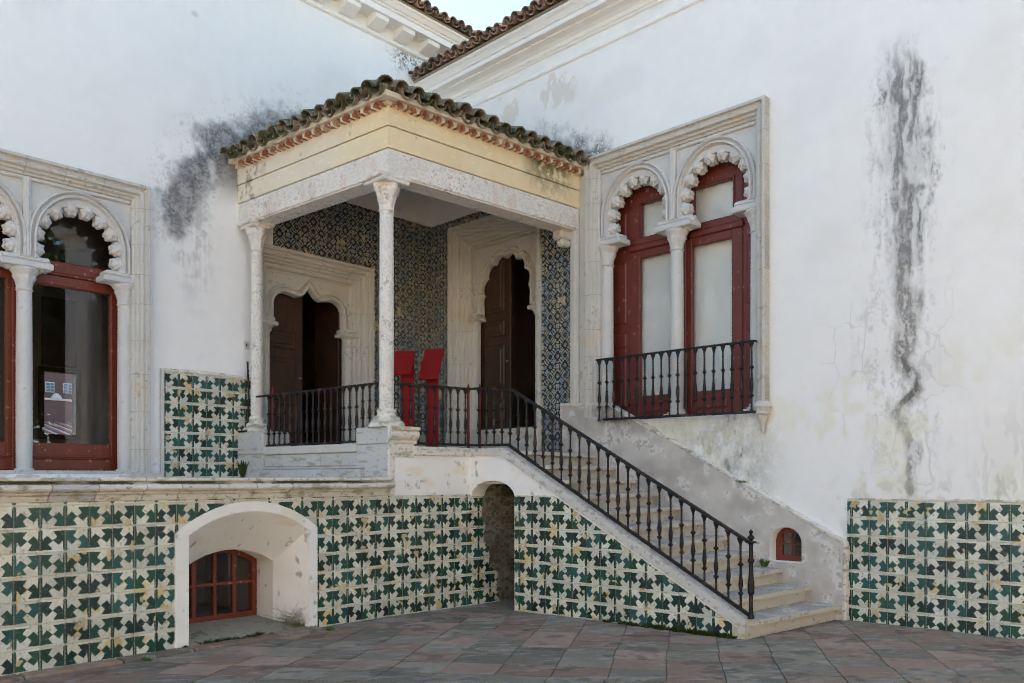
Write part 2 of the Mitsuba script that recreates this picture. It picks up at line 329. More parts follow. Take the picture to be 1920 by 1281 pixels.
def step_stone(p, n, uv):
    f = fbm(p.x * 4, p.y * 4, p.z * 4); g = fbm(p.x * 28, p.y * 28, p.z * 28)
    c = mix((0.42, 0.385, 0.32), (0.54, 0.51, 0.455), 0.6 * f + 0.4 * g)
    top = smoothstep(0.5, 0.9, dr.abs(n.z)) * smoothstep(0.32, 0.56, 0.5 * f + 0.5 * g)      # dust trodden into the treads
    c = mix(c, (0.27, 0.245, 0.205), top * 0.85)
    return mix(c, (0.17, 0.16, 0.12), smoothstep(0.58, 0.72, 0.5 * g + 0.5 * fbm(p.x * 9, p.y * 9, p.z * 14)) * 0.65)

def yellow_render(p, n, uv):
    f = fbm(p.x * 3, p.y * 3, p.z * 3); g = fbm(p.x * 16, p.y * 16, p.z * 16); s = fbm(p.x * 13, p.y * 13, p.z * 2.2)
    c = mix((0.63, 0.495, 0.285), (0.71, 0.60, 0.40), f)
    c = mix(c, (0.60, 0.58, 0.52), smoothstep(0.0, -1.2, p.x + 1.45 + 0.9 * (f - 0.5)) * 0.62)           # the side over the terrace is weathered grey
    c = mix(c, (0.74, 0.66, 0.50), smoothstep(0.66, 0.72, g) * 0.6)
    w = smoothstep(0.46, 0.14, dr.abs(p.x - 0.50 + 0.2 * (f - 0.5))) * smoothstep(0.4, -0.15, 5.86 - p.z + 0.5 * (s - 0.5))
    c = mix(c, (0.07, 0.075, 0.03), w * smoothstep(0.34, 0.56, 0.6 * s + 0.4 * g) * 0.9)
    a = smoothstep(0.34, 0.0, p.x + 3.75) + smoothstep(-3.2, -3.75, p.x)
    c = mix(c, (0.17, 0.14, 0.10), dr.clip(a, 0, 1) * smoothstep(0.46, 0.62, 0.5 * g + 0.5 * s) * 0.7)
    return mix(c, (0.22, 0.19, 0.14), smoothstep(0.64, 0.76, 0.5 * g + 0.5 * s) * 0.5)

def mossy_tile(p, n, uv):
    i = cell_rand(dr.floor(mi.Float(uv.x)), 4)
    f = fbm(p.x * 7, p.y * 7, p.z * 7); g = fbm(p.x * 34, p.y * 34, p.z * 34)
    c = mix((0.13, 0.112, 0.078), (0.30, 0.255, 0.195), 0.6 * g + 0.4 * i)
    c = mix(c, (0.055, 0.062, 0.026), smoothstep(0.40, 0.62, f) * 0.85)
    return mix(c, (0.42, 0.40, 0.36), smoothstep(0.64, 0.74, g) * 0.7)

def terracotta(p, n, uv):
    i = cell_rand(dr.floor(mi.Float(uv.x)), 4); g = fbm(p.x * 30, p.y * 30, p.z * 30); f = fbm(p.x * 6, p.y * 6, p.z * 6)
    c = mix((0.23, 0.075, 0.042), (0.37, 0.17, 0.105), 0.5 * g + 0.5 * i)
    c = mix(c, (0.50, 0.38, 0.27), smoothstep(0.55, 0.70, f) * 0.6)
    return mix(c, (0.10, 0.06, 0.04), smoothstep(0.58, 0.72, g) * 0.6)

def roof_tile(p, n, uv):
    i = cell_rand(dr.floor(mi.Float(uv.x)), 4); g = fbm(p.x * 26, p.y * 26, p.z * 26); f = fbm(p.x * 5, p.y * 5, p.z * 5)
    c = mix((0.15, 0.085, 0.06), (0.38, 0.26, 0.20), 0.45 * g + 0.55 * i)
    c = mix(c, (0.10, 0.095, 0.07), smoothstep(0.42, 0.62, f) * 0.8)
    return mix(c, (0.5, 0.45, 0.39), smoothstep(0.62, 0.73, g) * 0.6)

LEAF = [(0, 0), (1, 0), (1, .06), (.97, .09), (.515, .108), (.675, .34), (.5, .5), (.25, .28), (.094, .485), (.078, .07), (0, .02)]
def leaf_tile(p, n, uv):
    U, V = mi.Float(uv.x), mi.Float(uv.y); i, j = dr.floor(U), dr.floor(V); a, b = U - i, V - j
    odd = (i + j) - 2 * dr.floor((i + j) / 2) > 0.5
    a = dr.select(odd, 1 - a, a)
    w = 0.018
    a = a + w * (noise(U * 9, V * 9, 1) - 0.5); b = b + w * (noise(U * 9, V * 9, 2) - 0.5)
    white = mi.Bool(False)
    for s, t in ((a, b), (1 - a, 1 - b)):
        inside = mi.Bool(False)
        for k in range(len(LEAF)):
            (x0, y0), (x1, y1) = LEAF[k], LEAF[(k + 1) % len(LEAF)]
            if abs(y1 - y0) < 1e-6: continue
            cross = ((mi.Float(y0) > t) != (mi.Float(y1) > t)) & (s < (x1 - x0) * (t - y0) / (y1 - y0) + x0)
            inside = inside ^ cross
        white = white | inside
    tl = cell_rand(i, j, 1); t2 = cell_rand(i, j, 2); q = cell_rand(i * 2 + dr.floor(a * 2), j, 6)
    f = fbm(U * 1.3, V * 1.3, 4); g = fbm(U * 14, V * 14, 2)
    green = mix((0.005, 0.022, 0.016), (0.014, 0.060, 0.036), tl)
    green = mix(green, (0.018, 0.075, 0.068), smoothstep(0.68, 0.9, t2) * 0.9)
    green = mix(green, (0.008, 0.014, 0.020), smoothstep(0.3, 0.1, t2) * 0.7) * (0.8 + 0.5 * g)
    cream = mix((0.54, 0.505, 0.41), (0.51, 0.545, 0.495), q) * (0.84 + 0.28 * g)
    cream = mix(cream, (0.52, 0.42, 0.24), smoothstep(0.55, 0.78, 0.55 * q + 0.50 * f) * 0.35)
    cream = mix(cream, (0.50, 0.34, 0.10), smoothstep(0.70, 0.75, f + 0.10 * (q - 0.5)) * 0.7)
    c = dr.select(white, cream, green) * (0.84 + 0.30 * cell_rand(i, j, 12))
    c = mix(c, (0.52, 0.40, 0.20), smoothstep(0.76, 0.78, fbm(U * 1.9 + 7, V * 1.9, 5)) * 0.8)
    return mix(c, (0.13, 0.12, 0.07), smoothstep(0.70, 0.78, fbm(U * 8, V * 8, 9)) * 0.6)

def star_tile(p, n, uv):
    U, V = mi.Float(uv.x), mi.Float(uv.y); i, j = dr.floor(U), dr.floor(V)
    fa, fb = dr.abs(U - 2 * dr.floor(U / 2) - 1), dr.abs(V - 2 * dr.floor(V / 2) - 1)                    # four tiles make one eightfold rosette
    hi_, lo_ = dr.maximum(fa, fb), dr.minimum(fa, fb)
    w1 = 0.06 * (noise(U * 4, V * 4, 3) - 0.5)
    v1, v2, vr = voronoi((hi_ + w1) * 2.75 + 7.3, (lo_ - w1) * 2.75 + 2.6)
    petal = smoothstep(0.19, 0.29, v2 - v1) * smoothstep(0.58, 0.43, v1)
    vr = 0.5 * vr + 0.5 * cell_rand(dr.floor(U * 3), dr.floor(V * 3), 8)
    ring = dr.sqrt(dr.square(U - i - 0.5) + dr.square(V - j - 0.5))
    flower = smoothstep(0.18, 0.14, ring) * smoothstep(0.60, 0.66, cell_rand(i, j, 3)) * smoothstep(0.05, 0.09, ring)
    m = fbm(U * 0.6, V * 0.6, 3)
    dark = mix((0.007, 0.008, 0.009), (0.010, 0.016, 0.024), cell_rand(i, j, 2))
    lite = mix((0.50, 0.50, 0.44), (0.33, 0.42, 0.50), smoothstep(0.60, 0.95, cell_rand(i, j, 5))) * (0.32 + 0.52 * vr)
    lite = mix(lite, (0.34, 0.27, 0.16), smoothstep(0.66, 0.76, m) * 0.4)
    c = mix(dark, lite, dr.maximum(petal, flower))
    seam = smoothstep(0.47, 0.49, dr.maximum(dr.abs(U - i - 0.5), dr.abs(V - j - 0.5))) * smoothstep(0.70, 0.8, cell_rand(i, j, 7))
    c = mix(c, (0.36, 0.35, 0.31), seam * 0.7)
    lost = smoothstep(0.95, 0.97, cell_rand(i, j, 9)) * smoothstep(0.42, 0.54, fbm(U * 2.2, V * 2.2, 8))
    return mix(c, (0.46, 0.38, 0.22), lost * 0.85)

def red_wood(p, n, uv):
    g = fbm(p.x * 40, p.y * 40, p.z * 3); f = fbm(p.x * 5, p.y * 5, p.z * 5)
    c = mix((0.115, 0.019, 0.009), (0.18, 0.036, 0.017), 0.5 * g + 0.5 * f)
    return mix(c, (0.36, 0.20, 0.16), smoothstep(0.69, 0.76, fbm(p.x * 22, p.y * 22, p.z * 16)) * 0.5)

def maroon_wood(p, n, uv):
    g = fbm(p.x * 40, p.y * 40, p.z * 3); f = fbm(p.x * 5, p.y * 5, p.z * 5)
    c = mix((0.10, 0.017, 0.012), (0.155, 0.033, 0.024), 0.5 * g + 0.5 * f)
    return mix(c, (0.28, 0.15, 0.13), smoothstep(0.70, 0.78, fbm(p.x * 22, p.y * 22, p.z * 10)) * 0.55)

def dark_wood(p, n, uv):
    g = fbm(p.x * 60, p.y * 60, p.z * 2.5); f = fbm(p.x * 3, p.y * 3, p.z * 3)
    return mix((0.020, 0.009, 0.005), (0.070, 0.034, 0.018), 0.6 * g + 0.4 * f)

def iron(p, n, uv):
    c = mix((0.006, 0.006, 0.007), (0.022, 0.019, 0.017), smoothstep(0.5, 0.8, fbm(p.x * 40, p.y * 40, p.z * 40)))
    return mix(c, (0.07, 0.032, 0.016), smoothstep(0.60, 0.72, fbm(p.x * 13, p.y * 13, p.z * 9)) * 0.7)          # rust

def paving(p, n, uv):
    i = dr.floor(mi.Float(uv.x)); t = cell_rand(i, 1); t2 = cell_rand(i, 2)
    f = fbm(p.x * 3, p.y * 3, 1); g = fbm(p.x * 18, p.y * 18, 2); s = fbm(p.x * 5 + p.y * 2, p.y * 21 - p.x * 5, 3)
    grey = mix((0.135, 0.110, 0.080), (0.22, 0.184, 0.136), t2)
    pink = mix((0.175, 0.112, 0.079), (0.28, 0.190, 0.140), t2)
    c = mix(grey, pink, smoothstep(0.50, 0.56, t))
    c = c * (0.72 + 0.34 * f + 0.28 * g)
    c = mix(c, (0.30, 0.275, 0.25), smoothstep(0.60, 0.74, s) * 0.45)
    return mix(c, (0.055, 0.048, 0.040), smoothstep(0.54, 0.70, 0.5 * f + 0.5 * fbm(p.x * 7, p.y * 9, 6)) * 0.55)

def earth(p, n, uv):
    f = fbm(p.x * 2.2, p.y * 2.2, 1); g = fbm(p.x * 15, p.y * 15, 2); h = fbm(p.x * 50, p.y * 50, 3)
    c = mix((0.105, 0.085, 0.062), (0.185, 0.155, 0.120), 0.5 * f + 0.5 * g)
    c = mix(c, (0.29, 0.265, 0.24), smoothstep(0.56, 0.68, f) * 0.5)
    return mix(c, (0.06, 0.055, 0.035), smoothstep(0.56, 0.7, 0.5 * h + 0.5 * g) * 0.6)

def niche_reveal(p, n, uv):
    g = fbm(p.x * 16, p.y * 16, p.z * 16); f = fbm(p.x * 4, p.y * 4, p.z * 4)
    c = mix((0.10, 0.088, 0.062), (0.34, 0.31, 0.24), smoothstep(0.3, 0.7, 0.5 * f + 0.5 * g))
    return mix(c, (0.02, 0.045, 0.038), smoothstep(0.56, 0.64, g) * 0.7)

def rough_bump(p, n, uv): return 0.004 * fbm(p.x * 22, p.y * 22, p.z * 22) + 0.003 * fbm(p.x * 60, p.y * 60, p.z * 60)
def glaze_bump(p, n, uv): return 0.0016 * fbm(p.x * 30, p.y * 30, p.z * 30)

mat('plaster_stair_wing', stair_wing_plaster, 0.85, 0.15, plaster_bump)
mat('plaster_terrace_wing', terrace_wing_plaster, 0.85, 0.15, plaster_bump)
mat('plaster_old', old_plaster, 0.85, 0.15, plaster_bump)
mat('plaster_grey', grey_plaster, 0.85, 0.15, rough_bump)
mat('limestone', limestone, 0.8, 0.2, rough_bump)
mat('pale_stone', pale_stone, 0.75, 0.25, rough_bump)
mat('lichen_stone', lichen_stone, 0.85, 0.2, rough_bump)
mat('ledge_stone', ledge_stone, 0.8, 0.2, rough_bump)
mat('step_stone', step_stone, 0.75, 0.25, rough_bump)
mat('yellow_render', yellow_render, 0.85, 0.15, plaster_bump)
mat('mossy_tile', mossy_tile, 0.9, 0.1, rough_bump)
mat('terracotta', terracotta, 0.85, 0.15)
mat('roof_tile', roof_tile, 0.85, 0.15)
mat('leaf_tile', leaf_tile, 0.34, 0.45, glaze_bump)
mat('star_tile', star_tile, 0.42, 0.4)
mat('red_wood', red_wood, 0.42, 0.45)
mat('maroon_wood', maroon_wood, 0.45, 0.4)
mat('dark_wood', dark_wood, 0.5, 0.4)
mat('iron', iron, 0.55, 0.3)
mat('paving', paving, 0.7, 0.3, rough_bump)
mat('earth', earth, 0.85, 0.2, rough_bump)
mat('stained_reveal', niche_reveal, 0.85, 0.15, rough_bump)
mat('porch_floor', (0.17, 0.14, 0.12), 0.7, 0.3)
mat('coping_stone', coping_stone, 0.85, 0.15, rough_bump)
mat('smooth_ashlar', ashlar, 0.8, 0.2, rough_bump)
mat('pale_mortar', pale_mortar, 0.9, 0.1, rough_bump)
mat('sill_dirt', sill_dirt, 0.9, 0.1, rough_bump)
mat('mortar', (0.30, 0.28, 0.23), 0.9, 0.1)
mat('grout', (0.46, 0.43, 0.34), 0.9, 0.1)
mat('white_paint', (0.72, 0.71, 0.68), 0.8, 0.2)
mat('ceiling_paint', (0.50, 0.49, 0.46), 0.85, 0.15)
mat('blind', (0.56, 0.58, 0.54), 0.8, 0.2)
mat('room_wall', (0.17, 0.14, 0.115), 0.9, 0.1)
mat('black_gap', (0.02, 0.02, 0.02), 0.9, 0.1)
mat('lectern_red', (0.165, 0.006, 0.006), 0.7, 0.15)
mat('post_red', (0.12, 0.010, 0.010), 0.5, 0.3)
mat('moss', (0.035, 0.055, 0.012), 0.9, 0.1)
mat('weed', (0.05, 0.13, 0.025), 0.6, 0.3)
mat('dry_plant', (0.14, 0.12, 0.06), 0.8, 0.1)
mat('pink_render', (0.13, 0.085, 0.085), 0.85, 0.15)
mat('blue_wood', (0.10, 0.17, 0.24), 0.6, 0.3)
mat('white_trim', (0.5, 0.49, 0.46), 0.8, 0.2)
mat('bark', (0.09, 0.07, 0.05), 0.9, 0.1)
mat('leaves', (0.035, 0.06, 0.02), 0.6, 0.3)
mat('brass', (0.35, 0.28, 0.15), 0.35, 0.5, metallic=0.8)
scene['material_glass'] = {'type': 'thindielectric', 'int_ior': 1.5}

# ------------------------------------------------------------------ ground: paved courtyard
court = thing('courtyard_paving', 'brown earth and cement bed of the paved courtyard', kind='structure')
gx, gy = np.meshgrid(np.linspace(-70, 70, 141), np.linspace(-70, 70, 141)); gv = np.c_[gx.ravel(), gy.ravel(), np.zeros(gx.size)]
near = np.exp(-(np.hypot(gv[:, 0], gv[:, 1] - 8) / 25) ** 2); gv[:, 2] = ground_z(gv[:, 0], gv[:, 1]) * near + 0.02 * (1 - near)
gi = np.arange(141 * 141).reshape(141, 141); gq = np.stack([gi[:-1, :-1], gi[:-1, 1:], gi[1:, 1:], gi[1:, :-1]], -1).reshape(-1, 4)
put(court, trimesh.Trimesh(gv, np.vstack([gq[:, [0, 1, 2]], gq[:, [0, 2, 3]]]), process=False), 'earth')

PV = Frame(0.0, 6.4, -11.3)
terrace_line = LineString([F0.p(-7), F0.p(0), PR.p(1.3), FS.p(0), FS.p(3.75), FS.p(3.9), FR.p(3.9, -0.1), FR.p(7)])
open_court = Polygon([*[tuple(F0.p(-9))], tuple(F0.p(0)), tuple(PR.p(1.27)), tuple(FS.p(0)), tuple(FS.p(3.78)), tuple(FR.p(3.95, -0.06)), tuple(FR.p(8)), (12, -6), (-14, -6)])
bare = Polygon([F0.p(-0.5), F0.p(0), PR.p(1.27), FS.p(0), FS.p(1.3), FS.p(1.1, -0.3), FS.p(0.2, -0.55), F0.p(-0.3, -0.4)])
kerb_zone = Polygon([F0.p(-9), F0.p(-1.1), F0.p(-1.1, -0.20), F0.p(-9, -0.34)])
slabs = []
for r in range(-7, 21):
    x = -9.0 + random.uniform(-0.012, 0.012); y0 = -3.1 + r * 0.40
    while x < 9:
        w = 0.46; j1, j2 = (random.uniform(0.002, 0.006) for _ in (0, 1)); q = Polygon([PV.p(x + j1, y0 + j2), PV.p(x + w - j2, y0 + j1), PV.p(x + w - j1, y0 + 0.40 - j2), PV.p(x + j2, y0 + 0.40 - j1)])
        x += w
        g = q.intersection(open_court.buffer(-0.03)).difference(bare).difference(kerb_zone)
        if g.is_empty or g.area < 0.02: continue
        c = g.centroid; slabs.append((math.hypot(c.x, c.y - 0) if abs(c.x) < 0.62 * c.y + 0.3 and c.y > 6.2 else 90 + math.hypot(c.x, c.y), g))
slabs.sort(key=lambda s: s[0])
rest, rest_uv = [], []
for i, (dist, g) in enumerate(slabs):
    for piece in polys(g):
        m = slab(piece, 0.0, 0.03); lift = random.uniform(-0.003, 0.004); tx, ty = RNG.normal(0, 0.006, 2)
        v = np.array(m.vertices); c = piece.centroid
        top = v[:, 2] > 0.02
        v[:, 2] = np.where(top, 0.012 + lift + tx * (v[:, 0] - c.x) + ty * (v[:, 1] - c.y), -0.02) + ground_z(v[:, 0], v[:, 1])
        m = trimesh.Trimesh(v, m.faces, process=False)
        if i < 285 and dist < 90: part(court, 'paving_slab', m, 'paving', uv=stone_uv(m))
        else: rest.append(m); rest_uv.append(stone_uv(m))
part(court, 'outlying_slabs', cat(rest), 'paving', uv=np.vstack(rest_uv), kind='stuff')
u = -4.6                                                              # long edging stones against the terrace wall
for w in (0.62, 0.8, 0.66, 0.9, 0.55):
    d1 = 0.22 + random.uniform(-0.02, 0.02); m = block(u + 0.006, u + w - 0.006, -d1, -0.012, -0.02, 0.034 + random.uniform(-0.004, 0.006), 0.012)
    m.apply_transform(F0.M); v = np.array(m.vertices); m.vertices = v + np.c_[v[:, 0] * 0, v[:, 0] * 0, ground_z(v[:, 0], v[:, 1])]
    part(court, 'edging_stone', m, 'paving', uv=stone_uv(m)); u += w

# ------------------------------------------------------------------ tiled dados
TS = 0.2
def tile_field(parent, frame, u0, z0, cols, rows, region, name='tile', mat_='leaf_tile', size=TS, d=-0.012, gap=0.0055, thick=0.014, jitter=0.0025, limit=290, off=(0, 0)):
    stuff, suv, n = [], [], 0
    for j in range(rows):
        for i in range(cols):
            a, b = u0 + i * size, z0 + j * size
            cell = sbox(a + gap / 2, b + gap / 2, a + size - gap / 2, b + size - gap / 2)
            g = cell.intersection(region)
            if g.is_empty or g.area < 0.04 * size * size: continue
            dd = d + random.uniform(-jitter, jitter); ru, rz = RNG.normal(0, 0.008, 2)
            if g.area > 0.985 * cell.area: m = block(a + gap / 2, a + size - gap / 2, dd, dd + thick, b + gap / 2, b + size - gap / 2, 0.0035)
            else: m = prism(g, dd, dd + thick)
            v = np.array(m.vertices); uv = np.c_[(v[:, 0] - u0) / size + off[0], (v[:, 2] - z0) / size + off[1]]
            v[:, 1] += ru * (v[:, 0] - a - size / 2) + rz * (v[:, 2] - b - size / 2)
            m = trimesh.Trimesh(v, m.faces, process=False)
            m.apply_transform(frame.M)
            if n < limit: part(parent, name, m, mat_, uv=uv)
            else: stuff.append(m); suv.append(uv)
            n += 1
    if stuff: part(parent, 'small_tiles', cat(stuff), mat_, uv=np.vstack(suv), kind='stuff')

def wall(parent, name, poly, d0, d1, mat_, frame, **kw):
    m = prism(poly, d0, d1); v = np.asarray(m.vertices)
    return part(parent, name, m, mat_, frame, uv=np.c_[v[:, 0] + 0.13 * v[:, 1], v[:, 2] + 0.11 * v[:, 1]], **kw)

# ------------------------------------------------------------------ twin arched windows
def twin_window(W, frame, uc, z0, wood, kind):
    """Stone frame, two cusped arches on three colonnettes, wooden glazed doors behind."""
    ho, zi = 1.42, z0 + 3.57
    prof = [(0, 0.0), (0, -0.12), (0.035, -0.12), (0.045, -0.085), (0.065, -0.07), (0.085, -0.095), (0.115, -0.085), (0.13, -0.04), (0.155, -0.035), (0.165, 0.0), (0.19, 0.01), (0.20, 0.10)]
    bottom = z0 + 0.06
    stones(W, [(uc - ho, bottom), (uc - ho, z0 + 3.77), (uc + ho, z0 + 3.77), (uc + ho, bottom)], prof, 'limestone', frame, 0.42, name='frame_stone')
    opening = unary_union([unary_union([Point(uc + s * 0.615, z0 + 2.84).buffer(0.51, 24), sbox(uc + s * 0.615 - 0.42, z0 + 2.3, uc + s * 0.615 + 0.42, z0 + 2.84)]) for s in (-1, 1)])
    plate = sbox(uc - 1.26, z0 + 2.54, uc + 1.26, z0 + 3.575).difference(opening)
    part(W, 'arch_panel', prism(plate, 0.06, 0.24), 'pale_stone', frame)
    for s in (-1, 1):
        c = uc + s * 0.615
        path = np.vstack([[(c - 0.605, z0 + 2.62)], arc(c, z0 + 2.86, 0.605, 0.675, 180, 0, 40), [(c + 0.605, z0 + 2.62)]])
        part(W, 'archivolt', sweep(path, [(0, 0.06), (0, 0.02), (0.018, 0.0), (0.034, 0.02), (0.040, 0.05), (0.055, 0.05), (0.065, 0.01), (0.08, 0.0), (0.092, 0.02), (0.096, 0.06)]), 'pale_stone', frame, smooth=35)
        for k in range(12):                                            # carved cusps round the opening
            th = math.radians(-33 + k * 22.36); m = trimesh.creation.icosphere(3, 1.0); v = np.array(m.vertices)
            ang = np.arctan2(v[:, 2], v[:, 0]); r = 1 + 0.09 * np.cos(7 * (ang - th)) * np.hypot(v[:, 0], v[:, 2])
            v = np.sign(v) * np.abs(v) ** 0.85 * r[:, None]
            rad = np.array([math.cos(th), 0, math.sin(th)]); tan = np.array([-math.sin(th), 0, math.cos(th)])
            f = 1 + 0.10 * np.sin(3.2 * np.pi * v[:, 1])
            q = np.outer(v[:, 0] * math.cos(th) + v[:, 2] * math.sin(th), rad) * 0.098 * f[:, None] + np.outer(-v[:, 0] * math.sin(th) + v[:, 2] * math.cos(th), tan) * 0.082 * f[:, None]
            q[:, 1] = v[:, 1] * 0.11
            part(W, 'cusp', trimesh.Trimesh(q + [c + 0.505 * math.cos(th), 0.155, z0 + 2.84 + 0.505 * math.sin(th)], m.faces, process=False), 'pale_stone', frame, smooth=True)
    part(W, 'panel_strip', [block(uc - 0.045, uc + 0.045, 0.015, 0.062, z0 + 2.62, z0 + 3.57, 0.012), block(uc - 0.018, uc + 0.018, 0.0, 0.02, z0 + 2.62, z0 + 3.57, 0.008),
                            block(uc - 1.22, uc + 1.22, 0.02, 0.062, z0 + 3.53, z0 + 3.574, 0.01)], 'pale_stone', frame)
    for s in (-1, 0, 1):
        c = uc + s * 1.19; w = 0.29 if s == 0 else 0.22
        shift = -0.09 * s if s else 0
        part(W, 'impost', [block(c - w + shift, c + w + shift, 0.0, 0.27, z0 + 2.50, z0 + 2.575, 0.012), block(c - w + 0.035 + shift, c + w - 0.035 + shift, 0.02, 0.25, z0 + 2.575, z0 + 2.64, 0.02)], 'pale_stone', frame)
        n = 32; a = np.arange(n) * 2 * np.pi / n
        prof_c = [(0.085, 2.22), (0.10, 2.235), (0.085, 2.25), (0.088, 2.28), (0.10, 2.34), (0.125, 2.39), (0.115, 2.41), (0.15, 2.46), (0.158, 2.48), (0.14, 2.50)]
        m = lathe(prof_c, (0, 0, 0), n); v = np.array(m.vertices); th = np.arctan2(v[:, 1], v[:, 0]); t = np.clip((v[:, 2] - 2.27) / 0.2, 0, 1)
        v[:, :2] *= (1 + 0.13 * t * np.abs(np.cos(2 * th)) ** 3 * np.sign(np.cos(4 * th)) * 0.6 + 0.06 * np.cos(8 * th) * np.sin(np.pi * t))[:, None]
        part(W, 'capital', trimesh.Trimesh(v + [c, 0.13, z0], m.faces, process=False), 'pale_stone', frame, smooth=40)
        part(W, 'colonnette', lathe([(0.086, 0.11), (0.09, 0.6), (0.088, 1.4), (0.082, 2.23)], (c, 0.13, z0), 20), 'pale_stone', frame, smooth=40)
        part(W, 'column_base', [lathe([(0.13, 0.05), (0.135, 0.065), (0.12, 0.08), (0.10, 0.085), (0.108, 0.10), (0.10, 0.115), (0.086, 0.12)], (c, 0.13, z0), 20), block(c - 0.14, c + 0.14, 0.0, 0.26, z0 - 0.002, z0 + 0.052, 0.01)], 'pale_stone', frame, smooth=30)
    wd = 'red_wood' if wood == 'red' else 'maroon_wood'
    D = 0.36
    if kind == 'wide':       # one glazed leaf behind each arch, dark glass to the top of the arch
        for s in (-1, 1):
            c = uc + s * 0.615 + 0.06; L, Rr = c - 0.60, c + 0.56
            b = [block(L, L + 0.075, D, D + 0.09, z0 + 0.10, z0 + 2.42, 0.008), block(Rr - 0.12, Rr, D, D + 0.09, z0 + 0.10, z0 + 2.42, 0.008),
                 block(L, Rr, D - 0.002, D + 0.092, z0 + 0.10, z0 + 0.24, 0.01), block(L + 0.03, Rr - 0.03, D - 0.02, D + 0.05, z0 + 0.262, z0 + 0.29, 0.006), block(L + 0.075, Rr - 0.12, D + 0.01, D + 0.08, z0 + 0.24, z0 + 0.44, 0.006)]
            part(W, 'door_leaf', b, wd, frame)
            part(W, 'transom', [block(L, Rr, D - 0.01, D + 0.10, z0 + 2.40, z0 + 2.53, 0.012), block(L, Rr, D - 0.035, D + 0.10, z0 + 2.53, z0 + 2.56, 0.008), block(L, Rr, D + 0.0, D + 0.10, z0 + 2.56, z0 + 2.71, 0.012)], wd, frame)
            part(W, 'pane', prism(sbox(L + 0.07, z0 + 0.43, Rr - 0.115, z0 + 2.405), D + 0.05, D + 0.05001), 'glass', frame)
            part(W, 'fanlight', prism(sbox(L, z0 + 2.70, Rr, z0 + 3.5), D + 0.05, D + 0.05001), 'glass', frame)
        part(W, 'door_post', block(uc - 0.06, uc + 0.06, D - 0.02, D + 0.10, z0 + 0.09, z0 + 3.5, 0.01), wd, frame)
        part(W, 'door_post', block(uc + 1.225, uc + 1.4, D - 0.03, D + 0.10, z0 + 0.09, z0 + 3.5, 0.01), wd, frame)
        part(W, 'sill', block(uc - 1.4, uc + 1.4, 0.02, 0.5, z0 + 0.0, z0 + 0.095, 0.01), 'limestone', frame)
    else:
        c = uc - 0.05
        for s in (-1, 1):    # folded panelled shutter, then the glazed leaf
            o = c + s * 1.30; i_ = c + s * 0.90; a, b = sorted((o, i_))
            part(W, 'shutter', [block(a, b, D, D + 0.05, z0 + 0.05, z0 + 3.5, 0.006)] + [block(a + 0.06, b - 0.07, D - 0.022, D + 0.01, z0 + lo, z0 + hi, 0.018) for lo, hi in ((0.22, 0.95), (1.08, 1.28), (1.42, 2.30), (2.62, 3.0))], wd, frame)
            inner, outer = c + s * 0.13, c + s * 0.90
            gi, go = c + s * 0.135, c + s * 0.74
            a, b = sorted((inner, outer)); ga, gb = sorted((gi, go))
            part(W, 'door_leaf', [block(a, ga, D - 0.012, D + 0.06, z0 + 0.05, z0 + 2.42, 0.008) if ga - a > 0.02 else block(a - 0.14, ga, D - 0.012, D + 0.06, z0 + 0.05, z0 + 2.42, 0.008),
                                  block(gb, b, D - 0.012, D + 0.06, z0 + 0.05, z0 + 2.42, 0.008) if b - gb > 0.02 else block(gb, b + 0.14, D - 0.012, D + 0.06, z0 + 0.05, z0 + 2.42, 0.008),
                                  block(ga, gb, D - 0.010, D + 0.058, z0 + 0.05, z0 + 0.36, 0.008), block(ga + 0.06, gb - 0.06, D - 0.03, D, z0 + 0.12, z0 + 0.29, 0.02),
                                  block(ga, gb, D - 0.010, D + 0.058, z0 + 2.31, z0 + 2.42, 0.008)], wd, frame)
            part(W, 'transom', [block(min(a, ga) - 0.02, max(b, gb) + 0.02, D - 0.04, D + 0.08, z0 + 2.42, z0 + 2.50, 0.012), block(a, b, D - 0.02, D + 0.07, z0 + 2.50, z0 + 2.59, 0.01)], wd, frame)
            part(W, 'fanlight_frame', prism(sbox(min(c, outer), z0 + 2.585, max(c, outer), z0 + 3.6).difference(sbox(ga + 0.02, z0 + 2.60, gb + 0.02, z0 + 3.075)), D - 0.012, D + 0.06), wd, frame)
            part(W, 'fanlight_bead', sweep([(ga + 0.02, z0 + 2.6), (ga + 0.02, z0 + 3.075), (gb + 0.02, z0 + 3.075), (gb + 0.02, z0 + 2.6)], [(-0.035, D - 0.012), (-0.03, D - 0.03), (-0.012, D - 0.03), (0.0, D - 0.0)]), wd, frame)
            part(W, 'pane', prism(sbox(ga, z0 + 0.35, gb, z0 + 2.32), D + 0.03, D + 0.03001), 'glass', frame)
            part(W, 'fanlight', prism(sbox(ga, z0 + 2.59, gb + 0.03, z0 + 3.1), D + 0.03, D + 0.03001), 'glass', frame)
            uu = np.linspace(ga - 0.05, gb + 0.05, 60); zz = np.array([z0 + 0.3, z0 + 1.2, z0 + 2.2, z0 + 3.15])
            wv = np.array([[u_, D + 0.11 + 0.0008 * math.sin(u_ * 47 + 1.5 * math.sin(u_ * 11 + 0.6 * k)) * (1.2 - 0.2 * k), z_] for k, z_ in enumerate(zz) for u_ in uu]); ii, jj = np.meshgrid(np.arange(3), np.arange(59), indexing='ij')
            qd = np.stack([ii * 60 + jj, ii * 60 + jj + 1, ii * 60 + jj + 61, ii * 60 + jj + 60], -1).reshape(-1, 4)
            part(W, 'curtain', trimesh.Trimesh(wv, np.vstack([qd[:, [0, 1, 2]], qd[:, [0, 2, 3]]]), process=False), 'blind', frame, smooth=True)
